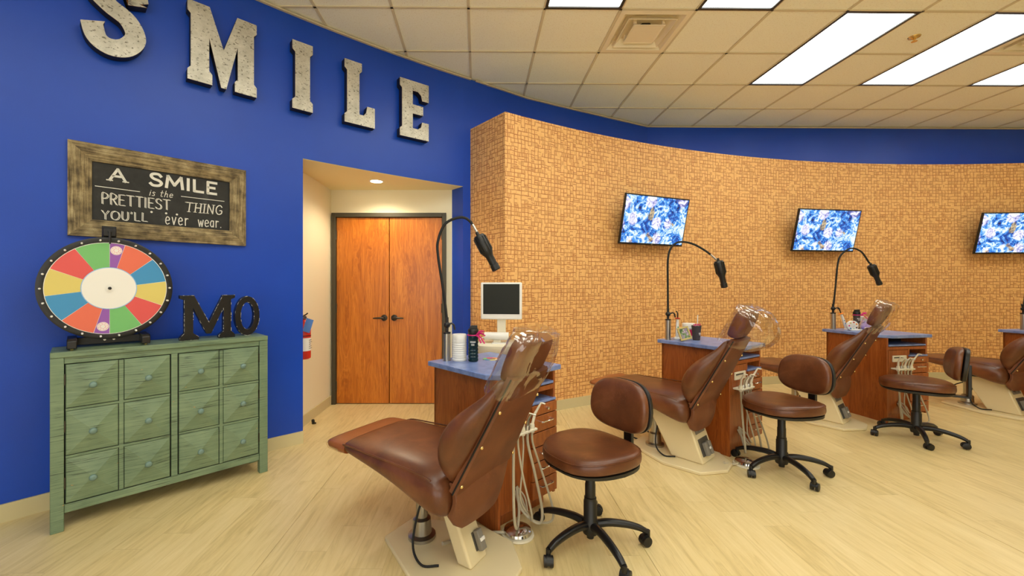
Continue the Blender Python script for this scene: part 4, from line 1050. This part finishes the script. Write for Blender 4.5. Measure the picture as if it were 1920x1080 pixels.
# ------------------------------------------------------------------ intra-oral scanner cart
sc_ = thing('scanner_cart', 'cream scanner cart with a white-framed monitor, behind the nearest cabinet', 'cart', (.155,3.30,0), radians(-6))
mz = 1.175
B().box(-.165,.165,-.02,.02,-.148,.148,Matrix.Translation((.0,0,mz))).done('monitor_frame', 'white_plastic', sc_, .008)
B().box(-.145,.145,-.022,-.019,-.105,.135,Matrix.Translation((0,0,mz))).done('monitor_screen', 'screen_off', sc_, smooth=0)
B().box(-.035,.035,.0,.02,.86,mz-.1).done('monitor_stem', 'cream_plastic', sc_, .004)
B().loft([[(x*a,y*b_-.02,z) for x,y in se(1,1,28,3)] for a,b_,z in ((.14,.12,.70),(.19,.16,.74),(.205,.18,.80),(.20,.175,.835),(.18,.15,.848))]).done('body', 'cream_plastic', sc_, smooth=50)
B().box(-.07,.12,-.14,-.03,.846,.852).done('keypad', 'white_plastic', sc_, .002)
B().loft([[(x,y*.045-.06,z*.03+.90) for y,z in se(1,1,16,2.4)] for x in (-.13,-.125,0,.055,.06)]).done('scanner_wand', 'white_plastic', sc_, smooth=50)
B().tube(crom([(-.125,-.07,.89),(-.16,-.09,.88),(-.155,-.10,.82),(-.14,-.11,.84)],6), .005, 8).done('wand_cable', 'white_plastic', sc_)
B().box(-.06,.0,-.08,-.03,.846,.875).done('wand_cradle', 'cream_plastic', sc_, .004)
B().box(-.05,.05,-.04,.04,.08,.72).done('column', 'cream_plastic', sc_, .01)
B().loft([[(x*a,y*a,z) for x,y in se(.22,.2,24,3)] for a,z in ((1,.05),(1,.075),(.8,.09))]).done('base', 'cream_plastic', sc_, smooth=50)
for x in (-.16,.16):
    for y in (-.14,.14): B().lathe([(.018,-.012),(.025,-.01),(.025,.01),(.018,.012)], 14, Matrix.Translation((x,y,.025)) @ Matrix.Rotation(pi/2,4,'X')).lathe([(.012,.02),(.012,.055)], 8, Matrix.Translation((x,y,0))).done('caster', 'black_plastic', sc_)

# ------------------------------------------------------------------ small things on the worktops
def tub(k, x, y, h, r, label, pink=False, ribs=0, rz=0):
    t = thing('wipes_tub', label, 'tub', on_unit(k,x,y), rz)
    pr = [(r*.94,0),(r,.004)]
    for i in range(ribs): z = .015+(h-.06)*i/ribs; pr += [(r,z),(r*.965,z+.004),(r,z+.008)]
    pr += [(r,h-.03),(r*.98,h-.028)]
    B().lathe(pr, 28).done('body', 'white_plastic', t)
    B().lathe([(r*1.01,h-.03),(r*1.02,h-.026),(r*1.02,h-.004),(r*.97,h)], 28).done('lid', 'white_plastic', t)
    if pink:
        A = [radians(-150+5*i) for i in range(13)]
        B().loft([[(1.004*r*cos(a),1.004*r*sin(a),z) for a in A] for z in (h*.22,h*.62)], cap=False, closed=False).done('pink_label', 'pink_label', t, smooth=60)
        A2 = [radians(-150+5*i) for i in range(11)]
        B().loft([[(1.006*r*cos(a),1.006*r*sin(a),z) for a in A2] for z in (h*.645,h*.675)], cap=False, closed=False).done('label_print', 'text_grey', t, smooth=60)
    return t
tub(0, .155, .50, .165, .045, 'plain white ribbed tub behind the dark water bottle', ribs=8)
def bottle(k, x, y, label, s=1, mat='bottle'):
    t = thing('water_bottle', label, 'bottle', on_unit(k,x,y), radians(0))
    pr = [(.026,0),(.031,.005)]
    for i in range(6): z = .012+i*.022; pr += [(.0315,z),(.0285,z+.008),(.0315,z+.014)]
    pr += [(.0315,.15),(.029,.165)]
    B().lathe([(r*s,z*s) for r,z in pr], 24).done('body', mat, t, smooth=50)
    B().lathe([(r*s,z*s) for r,z in [(.031,.165),(.033,.168),(.033,.195),(.03,.2)]], 24).done('cap', 'black_plastic', t)
    B().loft([[(x_*s,y_*s,z*s) for x_,y_ in ((-.022+e,-.014),(.026,-.014),(.026,.014),(-.022+e,.014))] for e,z in ((0,.2),(.0,.212),(.01,.222))]).done('spout_cover', 'black_plastic', t, .002)
    rb = B().tube([(.034*s*cos(a),.034*s*sin(a),.163*s) for a in [2*pi*i/20 for i in range(21)]], .004*s, 6)
    for d_ in ((.05,-.03,.03),(.06,-.02,.0),(.055,-.035,-.05),(.03,-.045,-.045),(.045,-.04,.015)):
        c_ = Vector((.02*s,-.03*s,.163*s)); e_ = c_+Vector(d_)*.9*s; m_ = (c_+e_)/2+Vector((0,0,.014*s)); rb.tube(crom([c_,m_,e_],4), [.006*s]*4+[.0045*s]*4+[.005*s], 6)
    rb.done('ribbon', 'pink', t)
    A = [radians(-125+7*i) for i in range(10)]
    pb = B()
    for z in (.118,.124,.108,.101): pb.loft([[(.0325*s*cos(a),.0325*s*sin(a),z2*s) for a in (A if z > .11 else A[2:8])] for z2 in (z,z+.003)], cap=False, closed=False)
    for z in (.03,.05,.07):
        for aa in (-115,-95,-75): pb.loft([[(.0325*s*cos(radians(aa+d2)),.0325*s*sin(radians(aa+d2)),z2*s) for d2 in (0,6)] for z2 in (z,z+.003)], cap=False, closed=False)
    pb.done('printed_text', 'paper_white', t, smooth=60)
    return t
bottle(0, .205, .425, 'dark teal water bottle with pink ribbon on the nearest blue worktop')
cd = thing('compact_disc', 'shiny compact disc with colourful rim lying on the nearest blue worktop', 'disc', on_unit(0,.335,.40), .3)
B().lathe([(.008,.0),(.055,.0),(.055,.0015),(.008,.0015)], 36, cap=False).done('disc', 'nickel', cd)
A = [2*pi*i/24 for i in range(25)]
for i, mm in enumerate(('orange','pink','wg','wb','wy','paper_white')):
    aa = [2*pi*(i+f)/6 for f in (0,.2,.4,.6,.8,1)]
    B().loft([[(r*cos(a),r*sin(a),.0018) for a in aa] for r in (.028,.052)], cap=False, closed=False).done('printed_sector', mm, cd, smooth=0)

# second worktop
tub(1, .275, .50, .135, .052, 'white tub with a bright pink label behind the grey cup', pink=True, rz=.35)
cp_ = thing('drinking_cup', 'dark grey drinking cup with a white straw on the second worktop', 'cup', on_unit(1,.225,.40), 0)
B().lathe([(.027,0),(.028,.004),(.0385,.118),(.0405,.122),(.0385,.126),(.036,.118),(.026,.01)], 26).done('cup', 'cup_grey', cp_)
B().lathe([(.036,.118),(.034,.122),(.002,.123)], 20).done('lid', 'white_plastic', cp_)
B().tube([(.004,0,.02),(.012,.0,.215)], .004, 8).done('straw', 'white_plastic', cp_)
pb = B()
for z, a0_, a1_ in ((.062,-85,-40),(.056,-85,-40),(.047,-80,-45)): pb.loft([[(.0338*cos(radians(a)),.0338*sin(radians(a)),zz) for a in range(a0_,a1_,5)] for zz in (z,z+.004)], cap=False, closed=False)
pb.done('printed_text', 'paper_white', cp_, smooth=60)
for q in range(3): B().tube(crom([(.0-.02*q+.01,-.03,.122),(-.02*q+.015,-.035,.14),(-.02*q+.0,-.03,.135),(-.02*q+.012,-.028,.124)],4), .003, 6).done('ribbon', 'pink', cp_)
pf = thing('picture_frame', 'tiny tilted gold picture frame beside the lamp post on the second worktop', 'picture', on_unit(1,.075,.40,UZ+.002), radians(12))
Rf = Matrix.Rotation(radians(-16),4,'X') @ Matrix.Rotation(radians(-10),4,'Y')
fb = B()
for bx in ((-.055,.055,-.01,.0,0,.014),(-.055,.055,-.01,.0,.096,.11),(-.055,-.041,-.01,.0,.014,.096),(.041,.055,-.01,.0,.014,.096)): fb.box(*bx, Matrix.Translation((0,0,.010)) @ Rf)
fb.done('frame', 'gold_frame', pf, .002)
tp = MT('family_photo', rough=.4); vv = tp.coord('Object'); tp.color(tp.ramp(tp.noise(vv, 45, 3), (.35, srgb(60,90,50)), (.45, srgb(130,160,100)), (.55, srgb(150,120,160)), (.65, srgb(220,215,200)))); M['family_photo'] = tp.m
B().box(-.042,.042,-.005,-.002,.013,.097,Matrix.Translation((0,0,.010)) @ Rf).done('photo', 'family_photo', pf, smooth=0)
B().box(-.02,.02,0,.004,0,.075,Matrix.Translation((0,.05,0)) @ Matrix.Rotation(radians(22),4,'X')).done('easel_back', 'dark_grey', pf)
def curing(k, x, y, lean, label, collar, mark):
    t = thing('curing_light', label, 'curing light', on_unit(k,x,y), 0)
    R = Matrix.Rotation(lean,4,'Y')
    B().lathe([(.024,0),(.026,.01),(.02,.022),(.016,.024)], 18).done('stand', 'white_plastic', t)
    B().lathe([(.012,.02),(.0135,.04),(.0125,.14),(.010,.175)], 14, R).done('body', 'white_plastic', t)
    B().lathe([(.006,.178),(.022,.182),(.024,.187),(.01,.19)], 18, R).done('shield', collar, t)
    B().tube([tuple(R @ Vector(q)) for q in ((0,0,.188),(0,0,.225),(-.006,0,.24),(-.014,0,.246))], .005, 8).done('light_tip', 'slot_black', t)
    B().box(-.004,.004,-.0145,-.012,.06,.085,R).box(-.004,.004,-.0145,-.012,.10,.115,R).done('button', mark, t, .001)
curing(1, .12, .51, radians(1), 'slim upright curing light with a red shield beside the picture frame', 'red_paint', 'green_mark')

# third worktop
curing(2, .125, .46, radians(-20), 'slim white curing light leaning left among the tubs on the third worktop', 'orange', 'wb')
def palette(k, x, y, label, r=.052):
    t = thing('tape_dispenser', label, 'dispenser', on_unit(k,x,y), radians(-10))
    RXp = Matrix.Translation((0,0,r)) @ Matrix.Rotation(pi/2,4,'X')
    B().lathe([(.014,-.014),(r,-.014),(r,.014),(.014,.014)], 28, RXp, cap=False).lathe([(.014,.012),(.014,-.014)],20,RXp).done('body', 'white_plastic', t, .003)
    for i, mm in enumerate(('orange','red_paint','wy','pink','wb','wg','slot_black')):
        a = radians(30+i*50); B().lathe([(.008,.0142),(.007,.016),(.001,.016)], 12, Matrix.Translation((.036*cos(a),0,.036*sin(a))) @ RXp).done('colour_dot', mm, t, smooth=0)
    B().box(-.01,.085,-.02,.02,0,.018).done('foot', 'white_plastic', t, .004)
    return t
palette(2, .115, .40, 'round white dispenser with coloured dots at the left of the third worktop')
palette(3, .20, .43, 'round white dispenser with coloured dots on the right-edge worktop')
bx = thing('dispenser_box', 'small white box with a grey window in front of the purple plush toy', 'box', on_unit(2,.185,.275), radians(8))
B().loft([[(-.05,-.025,0),(.09,-.025,0),(.09,.025,0),(-.05,.025,0)],[(-.05,-.025,.045),(.045,-.025,.045),(.045,.025,.045),(-.05,.025,.045)]]).done('body', 'white_plastic', bx, .004)
B().box(-.04,.02,-.028,-.024,.006,.042).done('window', 'dark_grey', bx, .002); B().box(-.034,.014,-.030,-.0275,.012,.036).done('window_pane', 'cream_plastic', bx, .001)
pl = thing('plush_toy', 'round purple and white plush toy on the third worktop', 'toy', on_unit(2,.27,.38), 0)
B().sphere((0,0,.048), .05, 18, 12, (1.05,.9,.95)).done('body', 'pale_purple', pl, smooth=80)
B().sphere((.02,-.018,.046), .040, 16, 10, (.95,.85,.9)).done('face', 'white_plastic', pl, smooth=80)
for x in (-.04,.045): B().sphere((x,0,.094), .016, 12, 8).done('ear', 'pale_purple', pl, smooth=80)
for x in (.008,.034): B().sphere((x,-.052,.052), .005, 8, 6).done('eye', 'slot_black', pl, smooth=80)
for x in (-.03,.04): B().sphere((x,-.03,.012), .014, 10, 6).done('paw', 'pale_purple', pl, smooth=80)
bottle(2, .30, .50, 'brown-black bottle with pink ribbon behind the purple plush toy', .95, 'cup_grey')
tub(2, .41, .41, .13, .05, 'white tub with a pink label beside the third headrest', pink=True)
tub(2, .41, .545, .135, .052, 'plain white tub at the back of the third worktop, behind the labelled one', rz=0)
# black power cables on the floor near the walls
def cable(P, label): 
    return tag(B().tube(crom(P, 8), .006, 8).done('power_cable', 'black_rubber'), label, 'cable')
cable([(1.43,3.52,.10),(1.38,3.46,.13),(1.28,3.44,.10),(1.26,3.46,.03),(1.36,3.42,.0065),(1.46,3.45,.0065),(1.42,3.55,.05),(1.36,3.54,.11)], 'black looped power cable on the floor behind the first stool')
cable([(5.62,4.72,.20),(5.52,4.75,.17),(5.44,4.80,.10),(5.46,4.82,.0065),(5.60,4.78,.0065),(5.70,4.76,.0065)], 'black power cable on the floor by the right-edge dental chair')
